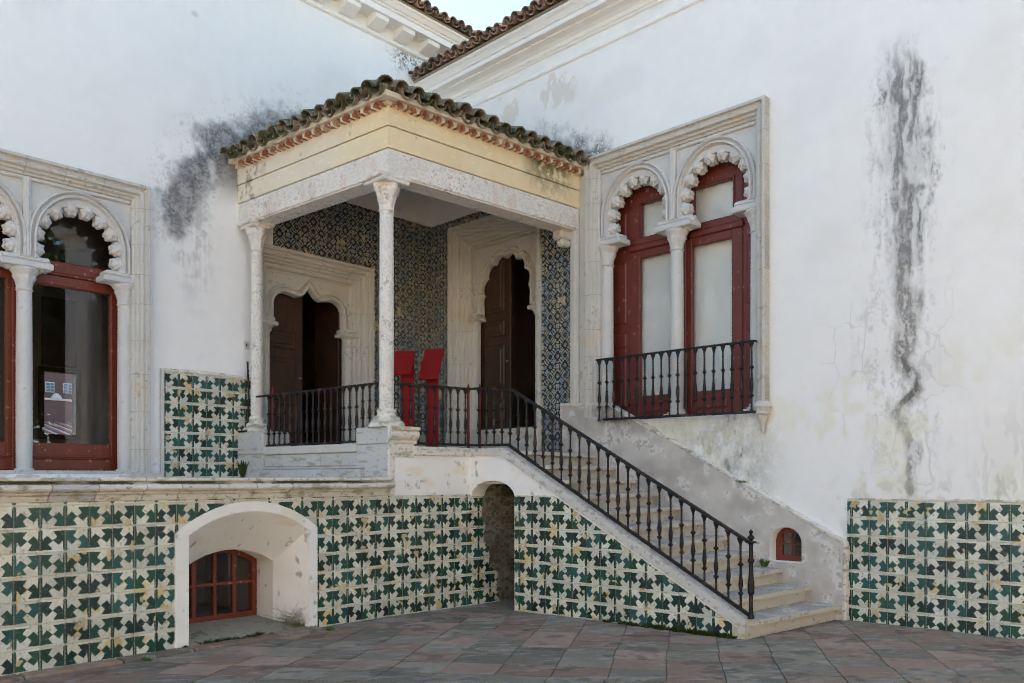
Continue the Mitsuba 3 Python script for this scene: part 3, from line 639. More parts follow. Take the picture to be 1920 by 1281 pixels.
        part(W, 'door_post', block(c - 0.05, c + 0.05, D - 0.03, D + 0.06, z0 + 0.05, z0 + 3.5, 0.01), wd, frame)
        part(W, 'sill', block(uc - 1.4, uc + 1.4, 0.015, 0.5, z0 - 0.06, z0 + 0.0, 0.008), 'limestone', frame)

# ------------------------------------------------------------------ arched doorways under the porch
def doorway(W, frame, uc, z0, ztop, D, opening, jamb_top, mould_path, leaf_deg):
    """Stepped stone surround round a carved arch, with two panelled leaves, one of them open."""
    ho, hi = 1.08, 0.70
    prof = [(0, 0.0), (0, -0.06), (0.045, -0.06), (0.052, -0.01), (0.075, 0.005), (0.095, -0.02), (0.115, -0.015), (0.125, 0.04), (0.15, 0.045), (0.158, 0.09), (0.18, 0.075), (0.20, 0.085), (0.21, 0.13), (0.235, 0.135), (0.25, 0.115), (0.27, 0.125), (0.28, 0.19), (0.30, 0.195), (0.31, D - 0.06)]
    stones(W, [(uc - ho, z0), (uc - ho, ztop), (uc + ho, ztop), (uc + ho, z0)], prof, 'limestone', frame, 0.62, name='surround_stone', smooth=20)
    plate = sbox(uc - hi - 0.10, z0, uc + hi + 0.10, ztop - 0.29).difference(opening)
    part(W, 'arch_panel', prism(plate, D - 0.06, D + 0.02), 'limestone', frame)
    for path in mould_path:
        part(W, 'arch_moulding', sweep(path, [(-0.006, D + 0.0), (-0.006, D - 0.085), (0.012, D - 0.115), (0.035, D - 0.115), (0.055, D - 0.085), (0.060, D - 0.05), (0.078, D - 0.05), (0.084, D - 0.09), (0.105, D - 0.10), (0.125, D - 0.055)]), 'limestone', frame, smooth=40)
    for s in (-1, 1):
        c = uc + s * (hi + 0.065)
        part(W, 'jamb_shaft', lathe([(0.075, 0.0), (0.075, 0.10), (0.06, 0.13), (0.06, jamb_top - z0 - 0.2)], (c, D - 0.06, z0), 14), 'limestone', frame, smooth=40)
        part(W, 'jamb_capital', [lathe([(0.06, -0.20), (0.075, -0.19), (0.062, -0.17), (0.07, -0.13), (0.10, -0.09), (0.095, -0.07), (0.135, -0.03)], (c, D - 0.05, jamb_top), 14), block(c - 0.15, c + 0.15, D - 0.19, D + 0.12, jamb_top - 0.03, jamb_top + 0.03, 0.012), block(c - 0.12, c + 0.12, D - 0.16, D + 0.12, jamb_top + 0.03, jamb_top + 0.10, 0.02)], 'limestone', frame, smooth=30)
    part(W, 'threshold', block(uc - ho, uc + ho, -0.1, 0.6, 1.97, z0 + 0.002, 0.01), 'step_stone', frame)
    h = ztop - 0.2
    def leaf_mesh(w):
        b = [block(0, w, 0.0, 0.05, z0 + 0.02, h, 0.006)]
        p = []
        for lo, hi_ in ((0.15, 0.55), (0.72, 1.45), (1.58, 1.85), (1.98, 2.9)):
            if z0 + hi_ < h: p += [block(0.12, w - 0.13, -0.03, 0.01, z0 + lo, z0 + hi_, 0.025), block(0.18, w - 0.19, -0.045, 0.0, z0 + lo + 0.06, z0 + hi_ - 0.06, 0.02)]
        return b, p
    for s, ang in ((-1, 0), (1, leaf_deg)):
        w = 0.74; b, p = leaf_mesh(w); k = key(W + '__door_leaf')
        M = np.eye(4)
        if s > 0: M = trimesh.transformations.rotation_matrix(math.radians(180 - ang), (0, 0, 1)); M[:3, 3] = (uc + hi + 0.06, D + 0.14, 0)
        else: M[:3, 3] = (uc - hi - 0.06, D + 0.075, 0)
        put(k, b, 'dark_wood', frame.M @ M)
        part(W, 'door_panel', p, 'dark_wood', frame.M @ M)
        if s < 0: part(W, 'door_handle', lathe([(0.0, 0.0), (0.02, 0.0), (0.022, 0.02), (0.012, 0.05), (0.0, 0.055)], (0, 0, 0), 10), 'brass', frame.M @ M @ trimesh.transformations.translation_matrix((w - 0.06, -0.0, z0 + 1.15)) @ trimesh.transformations.rotation_matrix(math.pi / 2, (1, 0, 0)), smooth=40)

def room(parent, frame, u0, u1, d0, d1, z0, z1, hole=None, slit=None):
    t = 0.1
    m = [block(u0 - t, u0, d0, d1, z0, z1), block(u1, u1 + t, d0, d1, z0, z1), block(u0, u1, d0, d1, z0 - t, z0), block(u0, u1, d0, d1, z1, z1 + t)]
    back = sbox(u0, z0, u1, z1)
    if hole is not None: back = back.difference(hole)
    m.append(prism(back, d1, d1 + t))
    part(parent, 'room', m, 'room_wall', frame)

# ------------------------------------------------------------------ roof tiles
def barrel(L, r0, r1, over=True, n=9, thick=0.014):
    """A half-round tile along +y (up the slope), mouth at y = 0."""
    a = np.linspace(0, np.pi, n) if over else np.linspace(np.pi, 2 * np.pi, n)
    def ring(y, r): return np.c_[r * np.cos(a), np.full(n, y), r * np.sin(a)]
    v = np.vstack([ring(0, r0), ring(L, r1), ring(0, r0 - thick), ring(L, r1 - thick)]); i = np.arange(n - 1); f = []
    f += [np.c_[i, i + 1, n + i + 1], np.c_[i, n + i + 1, n + i]]
    f += [np.c_[2 * n + i, 3 * n + i + 1, 2 * n + i + 1], np.c_[2 * n + i, 3 * n + i, 3 * n + i + 1]]
    f += [np.c_[i, 2 * n + i + 1, i + 1], np.c_[i, 2 * n + i, 2 * n + i + 1]]
    e = []
    for k in (0, n - 1): e += [[k, n + k, 3 * n + k], [k, 3 * n + k, 2 * n + k]]
    return trimesh.Trimesh(v, np.vstack(f + [np.array(e)]), process=False)

def tile_course(parent, frame, s0, count, pitch_, d_eave, z_eave, slope, mat_, courses, rad=0.088, L=0.42, step=0.36, name='roof_tile', limit=None, wob=0.012, trim=None):
    """Rows of cover tiles with gutter tiles between them, climbing into the wall direction d."""
    ang = math.atan(slope)
    for i in range(count):
        for c in range(courses(i) if callable(courses) else courses):
            y = c * step
            for over in (True, False):
                if not over and c > 1: continue
                m = barrel(L, rad * random.uniform(0.95, 1.06), rad * 0.84, over)
                M = T().translate([0, 0, 0])
                R = trimesh.transformations.rotation_matrix(ang + random.gauss(0, 0.02) - 0.03, (1, 0, 0)) @ trimesh.transformations.rotation_matrix(random.gauss(0, 0.035), (0, 0, 1))
                m.apply_transform(R)
                u = s0 + i * pitch_ + (0 if over else pitch_ / 2) + random.gauss(0, wob * 0.4)
                m.apply_translation((u, d_eave + y * math.cos(ang) + random.gauss(0, wob) + (0.0 if over else 0.015), z_eave + y * math.sin(ang) + (0.02 if over else 0.05) + random.gauss(0, wob * 0.5)))
                part(parent, name if over else 'gutter_tile', m, mat_, frame, uv=stone_uv(m))

# ------------------------------------------------------------------ wing over the terrace
wl = thing('palace_wing', 'long white stained wing behind the terrace with paired arched red doors', 'building')
LUC = -6.45
door_l = sbox(-2.38 - 1.06, 2.05, -2.38 + 1.06, 5.06)
lwall = sbox(-11, 0, 3.6, 9.0).difference(sbox(LUC - 1.40, 1.70, LUC + 1.40, 5.40)).difference(door_l)
wall(wl, 'wall', lwall, 0.0, 0.55, 'plaster_terrace_wing', FL)
part(wl, 'string_course', extrude_along(-11, 3.6, [(0.02, 8.86), (-0.03, 8.865), (-0.05, 8.885), (-0.03, 8.905), (-0.03, 8.925), (-0.012, 8.93), (0.02, 8.94)]), 'white_paint', FL)
part(wl, 'frieze', extrude_along(-11, 3.6, [(0.02, 8.94), (-0.012, 8.94), (-0.012, 9.30), (0.02, 9.30)]), 'white_paint', FL)
part(wl, 'cornice', extrude_along(-11, 3.6, [(0.1, 9.10), (-0.02, 9.115), (-0.30, 9.115), (-0.30, 9.21), (-0.33, 9.225), (-0.33, 9.245), (-0.36, 9.26), (-0.40, 9.31), (-0.42, 9.32), (-0.42, 9.36), (0.1, 9.36)]), 'white_paint', FL)
for k in range(-6, 7):
    c = -0.17 + k * 0.565
    part(wl, 'corbel', prism(Polygon([(0, 9.113), (0.25, 9.113), (0.25, 9.04), (0.04, 8.955), (0.0, 8.955)]), 0, 0.27).apply_transform(np.array([[0, 1, 0, c - 0.135], [-1, 0, 0, -0.012], [0, 0, 1, 0], [0, 0, 0, 1.0]])), 'white_paint', FL)
part(wl, 'roof_bed', [extrude_along(-11, 3.6, [(0.0, 9.361), (-0.40, 9.361), (-0.44, 9.385), (3.5, 10.95), (3.5, 10.8)])], 'mortar', FL)
tile_course(wl, FL, -3.9, 32, 0.205, -0.56, 9.40, 0.40, 'roof_tile', 3)
part(wl, 'upper_roof', extrude_along(-11, 3.6, [(0.52, 9.84), (3.6, 11.0), (3.6, 10.9)]), 'roof_tile', FL)
# window and its room with a window on the far side
W = wl + '__window'
labels[W] = {'label': 'paired arched window with cusped stone arches, slim columns and brick red glazed doors'}
twin_window(W, FL, LUC, 1.65, 'red', 'wide')
gap = sbox(-4.17, 2.47, -3.62, 3.62)
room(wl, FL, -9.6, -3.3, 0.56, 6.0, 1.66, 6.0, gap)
part(wl, 'far_window_frame', prism(gap.buffer(0.09, join_style=2).union(sbox(-4.2, 3.75, -3.6, 5.0)).difference(gap), 5.93, 5.995), 'dark_wood', FL)
# leaf tile dado over the terrace
part(wl, 'tile_bed', prism(sbox(-4.80, 1.655, -3.50, 3.06), -0.004, 0.0), 'grout', FL)
tile_field(wl, FL, -4.80, 1.66, 8, 7, sbox(-4.80, 1.655, -3.50, 3.06))
part(wl, 'tile_edging', [block(-4.82 + 0.23 * i, -4.82 + 0.23 * i + 0.22, -0.03, 0.0, 3.065, 3.115 + random.uniform(-0.01, 0.01), 0.012) for i in range(6)], 'ledge_stone', FL)
part(wl, 'jamb_strip', block(-4.86, -4.815, -0.05, 0.0, 1.655, 3.10, 0.006), 'pale_stone', FL)
part(wl, 'plinth_stone', block(LUC + 1.22, LUC + 1.60, -0.13, -0.0, 1.652, 1.72, 0.012), 'limestone', FL)
# doorway
def ogee(uc, zc, zt):
    half = [(0.645, zc), (0.645, zc + 0.16)] + [tuple(q) for q in arc(0.43, zt - 0.33, 0.215, 0.19, 0, 100, 9)] + [(0.30, zt - 0.160), (0.22, zt - 0.175), (0.15, zt - 0.155), (0.09, zt - 0.105), (0.04, zt - 0.045), (0.0, zt)]
    return [(uc - x, z) for x, z in half] + [(uc + x, z) for x, z in half[-2::-1]]
og = ogee(-2.38, 3.98, 4.60)
open_l = Polygon(og + [(-2.38 + 0.69, 3.98), (-2.38 + 0.69, 1.9), (-2.38 - 0.69, 1.9), (-2.38 - 0.69, 3.98)])
DW = wl + '__doorway'
labels[DW] = {'label': 'doorway under the porch roof with an ogee arch and panelled dark wooden leaves'}
doorway(DW, FL, -2.38, 2.05, 5.05, 0.27, open_l, 3.95, [np.array(og[::-1])], 95)
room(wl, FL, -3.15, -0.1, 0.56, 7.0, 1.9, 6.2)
# small patterned tiles inside the porch
tl = sbox(-3.6, 1.97, -0.012, 6.02).difference(sbox(-2.38 - 1.085, 1.9, -2.38 + 1.085, 5.058))
part(wl, 'patterned_tile_bed', prism(tl.intersection(sbox(-3.15, 1.97, 0, 6.02)), -0.006, 0.0), 'mortar', FL)
tile_field(wl, FL, -3.20, 1.97, 22, 27, tl.intersection(sbox(-3.15, 2.4, 0, 6.02)), name='patterned_tile', mat_='star_tile', size=0.15, d=-0.014, gap=0.003, thick=0.010, jitter=0.0015)

# ------------------------------------------------------------------ wing with the stairs along it
wr = thing('palace_wing', 'white wing along the stairs with a long black leak stain and balcony window', 'building')
RUC, RZ = 1.55, 2.45
bw = Polygon([(3.015, 0.665), (3.015, 0.90)] + [tuple(q) for q in arc(3.22, 0.90, 0.205, 0.18, 180, 0, 13)] + [(3.425, 0.665)])
rwall = sbox(-3.49, 0, 9.4, 8.4).difference(bw).difference(sbox(6.35, 2.45, 7.75, 6.1)).difference(sbox(RUC - 1.40, RZ + 0.0, RUC + 1.40, RZ + 3.75)).difference(sbox(-1.89 - 1.06, 2.3, -1.89 + 1.06, 5.82))
wall(wr, 'wall', rwall, 0.0, 0.55, 'plaster_stair_wing', FR)
part(wr, 'string_course', extrude_along(-3.49, 9.4, [(0.02, 7.765), (-0.02, 7.77), (-0.03, 7.785), (-0.03, 7.80), (-0.02, 7.815), (-0.02, 7.83), (0.02, 7.84)]), 'white_paint', FR)
part(wr, 'cornice', extrude_along(-3.49, 9.4, [(0.1, 7.99), (-0.02, 8.0), (-0.03, 8.03), (-0.05, 8.04), (-0.06, 8.09), (-0.10, 8.125), (-0.17, 8.15), (-0.19, 8.155), (-0.19, 8.18), (-0.29, 8.19), (-0.29, 8.255), (-0.31, 8.265), (-0.32, 8.29), (-0.345, 8.33), (-0.38, 8.36), (-0.38, 8.40), (0.1, 8.40)]), 'white_paint', FR)
part(wr, 'roof_bed', extrude_along(-3.49, 9.4, [(0.0, 8.401), (-0.36, 8.401), (-0.42, 8.42), (4.5, 10.35), (4.5, 10.2)]), 'mortar', FR)
tile_course(wr, FR, -3.40, 30, 0.195, -0.52, 8.45, 0.39, 'roof_tile', 2)
W = wr + '__balcony_window'
labels[W] = {'label': 'paired arched window with cusped stone arches, maroon glazed doors and pale blinds'}
twin_window(W, FR, RUC, RZ, 'maroon', 'leaves')
part(wr, 'console', lathe([(0.0, -0.33), (0.02, -0.30), (0.035, -0.20), (0.06, -0.15), (0.075, -0.10), (0.10, -0.085), (0.08, -0.06), (0.095, -0.03), (0.115, 0.0), (0.10, 0.03), (0.07, 0.07)], (RUC + 1.36, -0.06, 2.51), 14), 'limestone', FR, smooth=35)
part(wr, 'pilaster', [block(-0.16, 0.00, -0.10, 0.0, 2.68, 5.98, 0.012), block(-0.13, -0.02, -0.13, -0.09, 2.68, 5.98, 0.02), block(0.004, 0.105, -0.075, 0.0, 2.68, 6.0, 0.012)], 'limestone', FR)
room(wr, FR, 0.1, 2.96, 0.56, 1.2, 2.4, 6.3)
def lobed(uc, zc, r, n, rr):
    c = [Point(uc + r * math.cos(a), zc + r * math.sin(a)).buffer(rr, 16) for a in np.radians(np.linspace(-14, 194, n))]
    return unary_union(c + [Point(uc, zc).buffer(r, 24)])
lob = lobed(-1.89, 4.70, 0.45, 8, 0.165)
body = unary_union([lob, sbox(-1.89 - 0.59, 4.4, -1.89 + 0.59, 4.68)])
open_r = unary_union([body, sbox(-1.89 - 0.69, 2.2, -1.89 + 0.69, 4.40)])
rim = [np.array(q) for q in [np.array(body.exterior.coords)] for _ in (0,)]
ext = np.array(body.exterior.coords)[:-1]; i0 = int(np.argmin(np.hypot(ext[:, 0] + 1.89 + 0.59, ext[:, 1] - 4.4))); ext = np.roll(ext, -i0, axis=0)
i1 = int(np.argmin(np.hypot(ext[:, 0] + 1.89 - 0.59, ext[:, 1] - 4.4))); pth = ext[:i1 + 1]
if pth[:, 1].max() < 4.9: pth = ext[i1:][::-1]
DW = wr + '__doorway'
labels[DW] = {'label': 'doorway at the head of the stairs with a scalloped arch and panelled dark wooden leaves'}
doorway(DW, FR, -1.89, 2.43, 5.88, 0.33, open_r, 4.33, [pth[::-1]], 92)
part(DW, 'carved_beads', [trimesh.creation.icosphere(1, 0.022).apply_translation((-1.89 + s * 0.735, 0.245, 2.6 + 0.062 * k)) for s in (-1, 1) for k in range(47)] + [trimesh.creation.icosphere(1, 0.022).apply_translation((-1.89 - 0.70 + 0.062 * k, 0.245, 5.52)) for k in range(23)], 'limestone', FR, smooth=True)
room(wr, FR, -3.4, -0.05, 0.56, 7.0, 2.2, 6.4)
trr = sbox(-3.476, 1.97, -0.17, 6.02).difference(sbox(-1.89 - 1.085, 1.9, -1.89 + 1.085, 5.888))
part(wr, 'patterned_tile_bed', prism(trr, -0.006, 0.0), 'mortar', FR)
tile_field(wr, FR, -3.476, 1.97, 23, 27, trr, name='patterned_tile', mat_='star_tile', size=0.15, d=-0.014, gap=0.002, thick=0.010, jitter=0.001, off=(40, 9))
dado = sbox(3.93, 0.02, 7.2, 1.41)
part(wr, 'tile_bed', prism(dado, -0.004, 0.0), 'grout', FR)
tile_field(wr, FR, 3.78, 0.02, 17, 7, dado, size=0.1985, off=(60, 1))
part(wr, 'tile_edging', [block(3.93 + 0.31 * i, 3.93 + 0.31 * i + 0.306, -0.016, 0.0, 1.412, 1.432 + random.uniform(-0.006, 0.006), 0.004) for i in range(10)], 'ledge_stone', FR)

part(wr, 'end_wall', block(8.9, 9.4, 0.55, 9.0, 0, 8.4), 'plaster_old', FR)
sw_ = wr + '__added_shuttered_window'; labels[sw_] = {}  # unseen window, added as a dark patch for the terrace panes to mirror
part(sw_, 'shutter', [block(6.36, 7.045, 0.3, 0.36, 2.46, 6.09, 0.01), block(7.055, 7.74, 0.3, 0.36, 2.46, 6.09, 0.01)], 'dark_wood', FR)
part(sw_, 'frame', sweep([(6.15, 2.40), (6.15, 6.3), (7.95, 6.3), (7.95, 2.40)], [(0, 0.0), (0, -0.1), (0.08, -0.1), (0.2, -0.02), (0.2, 0.3)]), 'limestone', FR)

# ------------------------------------------------------------------ unseen rest of the court, added for bounce light and dark pane reflections
wc = thing('palace_wing', 'unseen white wing across the courtyard, added to bounce sunlight onto the porch', 'building')
FC = Frame(16.0, -6.5, 180.0)  # set near for stronger warm bounce onto the shaded walls
wins = [sbox(3 + 4.2 * i, 2.4, 4.4 + 4.2 * i, 5.2) for i in range(7)] + [sbox(3.1 + 4.2 * i, 0.0, 4.3 + 4.2 * i, 1.9) for i in (1, 3, 5)]
part(wc, 'wall', prism(sbox(0, 0, 32, 7.6).difference(unary_union(wins)), 0.0, 0.5), 'plaster_old', FC)
for g in wins: part(wc, 'window', [prism(g, 0.3, 0.34)] + [block(g.bounds[0] - 0.1, g.bounds[2] + 0.1, -0.06, 0.0, g.bounds[1] - 0.1, g.bounds[1])], 'dark_wood', FC)
part(wc, 'cornice', extrude_along(0, 32, [(0.1, 7.3), (-0.05, 7.32), (-0.25, 7.5), (-0.3, 7.6), (0.1, 7.6)]), 'white_paint', FC)
part(wc, 'roof', extrude_along(0, 32, [(-0.5, 7.62), (3.5, 9.2), (8, 7.6)]), 'roof_tile', FC)
def reflection_tree(label, x, y, h, r):  # unseen trees, put in to darken what the terrace window panes mirror
    t = thing('tree', label, 'tree')
    part(t, 'trunk', tube([(x, y, -0.1), (x + 0.1, y, h * 0.3), (x, y + 0.15, h * 0.62)], [0.22, 0.17, 0.07], 10), 'bark', smooth=60)
    v, f = [], []
    for _ in range(2600):
        q = RNG.normal(size=3); q *= RNG.random() ** 0.4 / np.linalg.norm(q); c = np.array([x, y, h * 0.62]) + q * [r, r, h * 0.40] * (0.8 + 0.4 * math.sin(5 * q[0] + 3 * q[2]))
        a, b = RNG.normal(size=(2, 3)) * 0.11; k = len(v); v += [c - a, c + b, c + a, c - b]; f += [[k, k + 1, k + 2], [k, k + 2, k + 3]]
    part(t, 'crown', trimesh.Trimesh(np.array(v), np.array(f), process=False), 'leaves')
for x, y, h, r, lab in ((9.6, 4.6, 9.5, 1.7, 'dark green tree added unseen past the stair wing to darken pane reflections'), (11.2, 2.6, 10.5, 2.0, 'tall dark tree added unseen beside the court to darken pane reflections'), (12.6, 0.2, 9.0, 1.9, 'broad dark tree added unseen at the side of the court for dark pane reflections')): reflection_tree(lab, x, y, h, r)

# ------------------------------------------------------------------ terrace
te = thing('terrace', 'raised terrace with a moulded stone ledge above green and white leaf tiles', 'terrace')
A_, K_ = FL.p(-3.711), FL.p(0)
nf_l, nf_r = -2.62, -1.02
nsurround = Polygon([(nf_l, 0.0)] + [tuple(q) for q in seg_arc(nf_l, nf_r, 1.12, 0.295)] + [(nf_r, 0.0)])
nin = Polygon([(-2.49, 0.0)] + [tuple(q) for q in seg_arc(-2.49, -1.135, 1.10, 0.215)] + [(-1.135, 0.0)])
front = sbox(-9, -0.1, 0, 1.45)
part(te, 'wall', prism(front.difference(nin), 0.0, 0.43), 'plaster_old', F0)
tp = Polygon([F0.p(-9), F0.p(0), PL.p(-3.19), FL.p(-9)])
part(te, 'floor', slab(Polygon([F0.p(-9, 0.02), F0.p(-0.02, 0.02), A_, FL.p(-9, 0.02)]), 1.46, 1.648), 'plaster_old')
part(te, 'tile_bed', prism(sbox(-9, 0, 0, 1.45).difference(nsurround), -0.004, 0.0), 'grout', F0)
tile_field(te, F0, -6.6, 0.02, 33, 8, sbox(-6.6, 0.0, 0.0, 1.445).difference(nsurround), off=(100, 0))
part(te, 'niche_surround', prism(nsurround.difference(nin), -0.035, 0.02), 'plaster_old', F0)
# splayed niche: front outline to inner outline
zsill0, zsill1 = 0.075, 0.125
fo = np.vstack([[(-2.49, 0.0)], seg_arc(-2.49, -1.135, 1.10, 0.215), [(-1.135, 0.0)]])
io = np.vstack([[(-2.30, 0.08)], seg_arc(-2.30, -1.28, 0.745, 0.155), [(-1.28, 0.08)]])
def loft(a, da, b, db):
    n = len(a); v = np.vstack([np.c_[a[:, 0], np.full(n, da), a[:, 1]], np.c_[b[:, 0], np.full(n, db), b[:, 1]]]); i = np.arange(n - 1)
    return trimesh.Trimesh(v, np.vstack([np.c_[i, i + 1, n + i + 1], np.c_[i, n + i + 1, n + i]]), process=False)
part(te, 'niche_reveal', [loft(fo, -0.03, io, 0.42), loft(io, 0.42, io, 0.90)], 'plaster_old', F0, smooth=25)
part(te, 'niche_sill', cat([trimesh.Trimesh(np.array([[-2.49, -0.05, 0.055], [-1.135, -0.05, 0.045], [-1.135, 0.05, 0.075], [-2.49, 0.05, 0.085], [-2.30, 0.9, 0.13], [-1.28, 0.9, 0.125], [-2.49, -0.05, -0.02], [-1.135, -0.05, -0.02]]),
     np.array([[0, 1, 2], [0, 2, 3], [3, 2, 5], [3, 5, 4], [6, 7, 1], [6, 1, 0]]), process=False)]), 'sill_dirt', F0)
NW = te + '__basement_window'
labels[NW] = {'label': 'low red wooden window of six panes set deep in the white niche'}
wo = Polygon([(-2.305, 0.10)] + [tuple(q) for q in seg_arc(-2.305, -1.285, 0.745, 0.155)] + [(-1.285, 0.10)])
win_in = Polygon([(-2.25, 0.175)] + [tuple(q) for q in seg_arc(-2.25, -1.34, 0.715, 0.13)] + [(-1.34, 0.175)])
bars = unary_union([sbox(-2.05, 0.15, -2.00, 0.95), sbox(-1.80, 0.15, -1.765, 0.95), sbox(-1.572, 0.15, -1.53, 0.95), sbox(-2.28, 0.49, -1.3, 0.52)]).intersection(wo.buffer(-0.01))
part(NW, 'frame', prism(wo.difference(win_in), 0.74, 0.82), 'red_wood', F0)
part(NW, 'glazing_bars', prism(bars.intersection(win_in), 0.755, 0.80), 'red_wood', F0)
for g in polys(win_in.difference(bars)): part(NW, 'pane', prism(g.buffer(0.006), 0.785, 0.78501), 'glass', F0)
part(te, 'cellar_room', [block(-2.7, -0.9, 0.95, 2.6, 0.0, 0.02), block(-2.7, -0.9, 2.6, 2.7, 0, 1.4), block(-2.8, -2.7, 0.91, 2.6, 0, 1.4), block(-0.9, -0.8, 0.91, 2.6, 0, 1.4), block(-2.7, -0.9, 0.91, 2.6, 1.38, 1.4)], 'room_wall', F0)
lp = [(0.02, 1.448), (-0.015, 1.448), (-0.025, 1.47), (-0.035, 1.495), (-0.06, 1.51), (-0.062, 1.525), (-0.085, 1.53), (-0.115, 1.538), (-0.132, 1.556), (-0.132, 1.576), (-0.115, 1.594), (-0.085, 1.602), (-0.055, 1.606), (-0.055, 1.618), (-0.11, 1.622), (-0.118, 1.628), (-0.118, 1.650), (-0.108, 1.656), (0.06, 1.656), (0.06, 1.448)]
part(te, 'ledge_bed', extrude_along(-9, -0.02, [(d + (0.012 if d < 0 else 0), z) for d, z in lp]), 'mortar', F0)
u = -5.2
while u < -0.02:
    w = min(random.uniform(0.30, 0.46), -0.0 - u); w = w if -0.0 - (u + w) > 0.12 else -0.0 - u
    m = extrude_along(u + 0.006, u + w - 0.006, [(d + random.uniform(-0.001, 0.001), z) for d, z in lp]); dz = random.uniform(-0.002, 0.003); m.apply_translation((0, random.uniform(-0.003, 0.003), dz))
    part(te, 'ledge_stone', m, 'ledge_stone', F0, uv=stone_uv(m)); u += w

# ------------------------------------------------------------------ porch
po = thing('porch', 'open corner porch on slim columns with yellow fascia and mossy tiled roof', 'porch')
B_, S0_ = PR.p(3.411), PR.p(1.272)
def line_off(fr, off): return fr.p(0, off), fr.u
def cross(p, d, q, e): t = np.linalg.solve(np.array([d, -e]).T, q - p)[0]; return p + t * d
def corner(o): (p, d), (q, e) = line_off(PL, o), line_off(PR, o); return cross(p, d, q, e)
def hit(fr, o, other): (p, d), (q, e) = line_off(fr, o), (other.o, other.u); return cross(p, d, q, e)
def ell(o, i): return Polygon([hit(PL, o, FL), corner(o), hit(PR, o, FR), hit(PR, i, FR), corner(i), hit(PL, i, FL)])
# base
base = Polygon([hit(PL, 0.10, FL), corner(0.10), PR.p(1.272, 0.10), FR.p(-2.3, -0.02), K_])
part(po, 'floor', slab(base, 1.80, 1.975), 'porch_floor')
part(po, 'base_wall', prism(sbox(0.0, -0.1, 1.272, 1.95), 0.0, 0.3), 'plaster_old', PR)
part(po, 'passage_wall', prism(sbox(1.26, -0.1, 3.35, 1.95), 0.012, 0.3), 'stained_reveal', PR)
part(po, 'tile_bed', prism(sbox(0.0, 0, 1.262, 1.445), -0.004, 0.0), 'grout', PR)
ragged = Polygon([(0, 0), (1.78, 0), (1.72, 0.2), (1.74, 0.42), (1.60, 0.50), (1.58, 0.75), (1.48, 0.85), (1.52, 1.05), (1.45, 1.1), (1.47, 1.44), (0, 1.44)])
tile_field(po, PR, 0.0, 0.02, 9, 8, ragged, off=(133, 0), size=0.2, d=-0.011)
part(po, 'pedestal_core', block(0.004, 0.372, -0.012, 0.3, 1.90, 2.07, 0.006), 'ledge_stone', PR)
part(po, 'kerb', [block(0.36, 1.272, -0.03, 0.28, 1.925, 2.035, 0.012)], 'ledge_stone', PR)
# pier under the half column, pedestal under the corner column, stone courses between
part(po, 'pier', [block(-3.30, -2.56, -0.015, 0.45, 1.652, 1.98, 0.01), block(-3.30, -2.57, -0.012, 0.45, 1.985, 2.30, 0.01)], 'smooth_ashlar', PL)
z = 1.652
for h, dd in ((0.115, -0.075), (0.035, -0.03), (0.165, 0.0)):
    u = -2.555
    while u < -0.45:
        w = random.uniform(0.35, 0.55); w = w if -0.42 - (u + w) > 0.2 else -0.42 - u
        m = block(u + 0.003, u + w - 0.003, dd, 0.2, z, z + h - 0.004, 0.007); part(po, 'course_stone', m, 'smooth_ashlar', PL, uv=stone_uv(m)); u += w
    z += h
part(po, 'course_bed', block(-2.56, -0.42, 0.02, 0.3, 1.65, 1.972), 'mortar', PL)
part(po, 'kerb', block(-2.556, -0.585, -0.02, 0.32, 1.972, 2.075, 0.01), 'limestone', PL)
part(po, 'pedestal', [block(-0.58, -0.002, -0.006, 0.30, 1.652, 2.058, 0.008), block(-0.582, 0.0, -0.010, 0.36, 2.062, 2.262, 0.008)], 'smooth_ashlar', PL)
part(po, 'pedestal_mould', [extrude_along(-0.004, 0.40, [(0.02, 2.06), (-0.02, 2.065), (-0.03, 2.10), (-0.055, 2.12), (-0.075, 2.145), (-0.085, 2.175), (-0.075, 2.20), (-0.055, 2.215), (-0.095, 2.225), (-0.095, 2.262), (0.02, 2.265)]),
                           block(-0.004, 0.085, -0.02, 0.02, 1.45, 2.06, 0.01), block(0.085, 0.36, -0.015, 0.02, 2.03, 2.06, 0.006)], 'ledge_stone', PR)
# columns
def capital(parent, c, z0, r, name='capital'):
    n = 40
    m = lathe([(r * 1.05, 0), (r * 1.16, 0.012), (r * 1.05, 0.026), (r * 1.06, 0.05), (r * 1.15, 0.11), (r * 1.38, 0.15), (r * 1.30, 0.165), (r * 1.55, 0.215), (r * 1.85, 0.245), (r * 1.7, 0.26), (r * 1.9, 0.30), (r * 1.9, 0.315)], (0, 0, 0), n)
    v = np.array(m.vertices); th = np.arctan2(v[:, 1], v[:, 0]); t = np.clip((v[:, 2] - 0.04) / 0.22, 0, 1)
    v[:, :2] *= (1 + 0.12 * np.sin(np.pi * t) * np.cos(8 * th) + 0.16 * t * np.cos(4 * (th - 0.03)))[:, None]; v[:, 2] += 0.014 * np.sin(np.pi * t) * np.cos(8 * th + 0.5)
    M = np.eye(4); M[:2, :2] = np.array([PR.u, PR.n]).T; M[:3, 3] = (*c, z0)
    part(parent, name, m.copy() if False else trimesh.Trimesh(v, m.faces, process=False), 'lichen_stone', M, smooth=45)
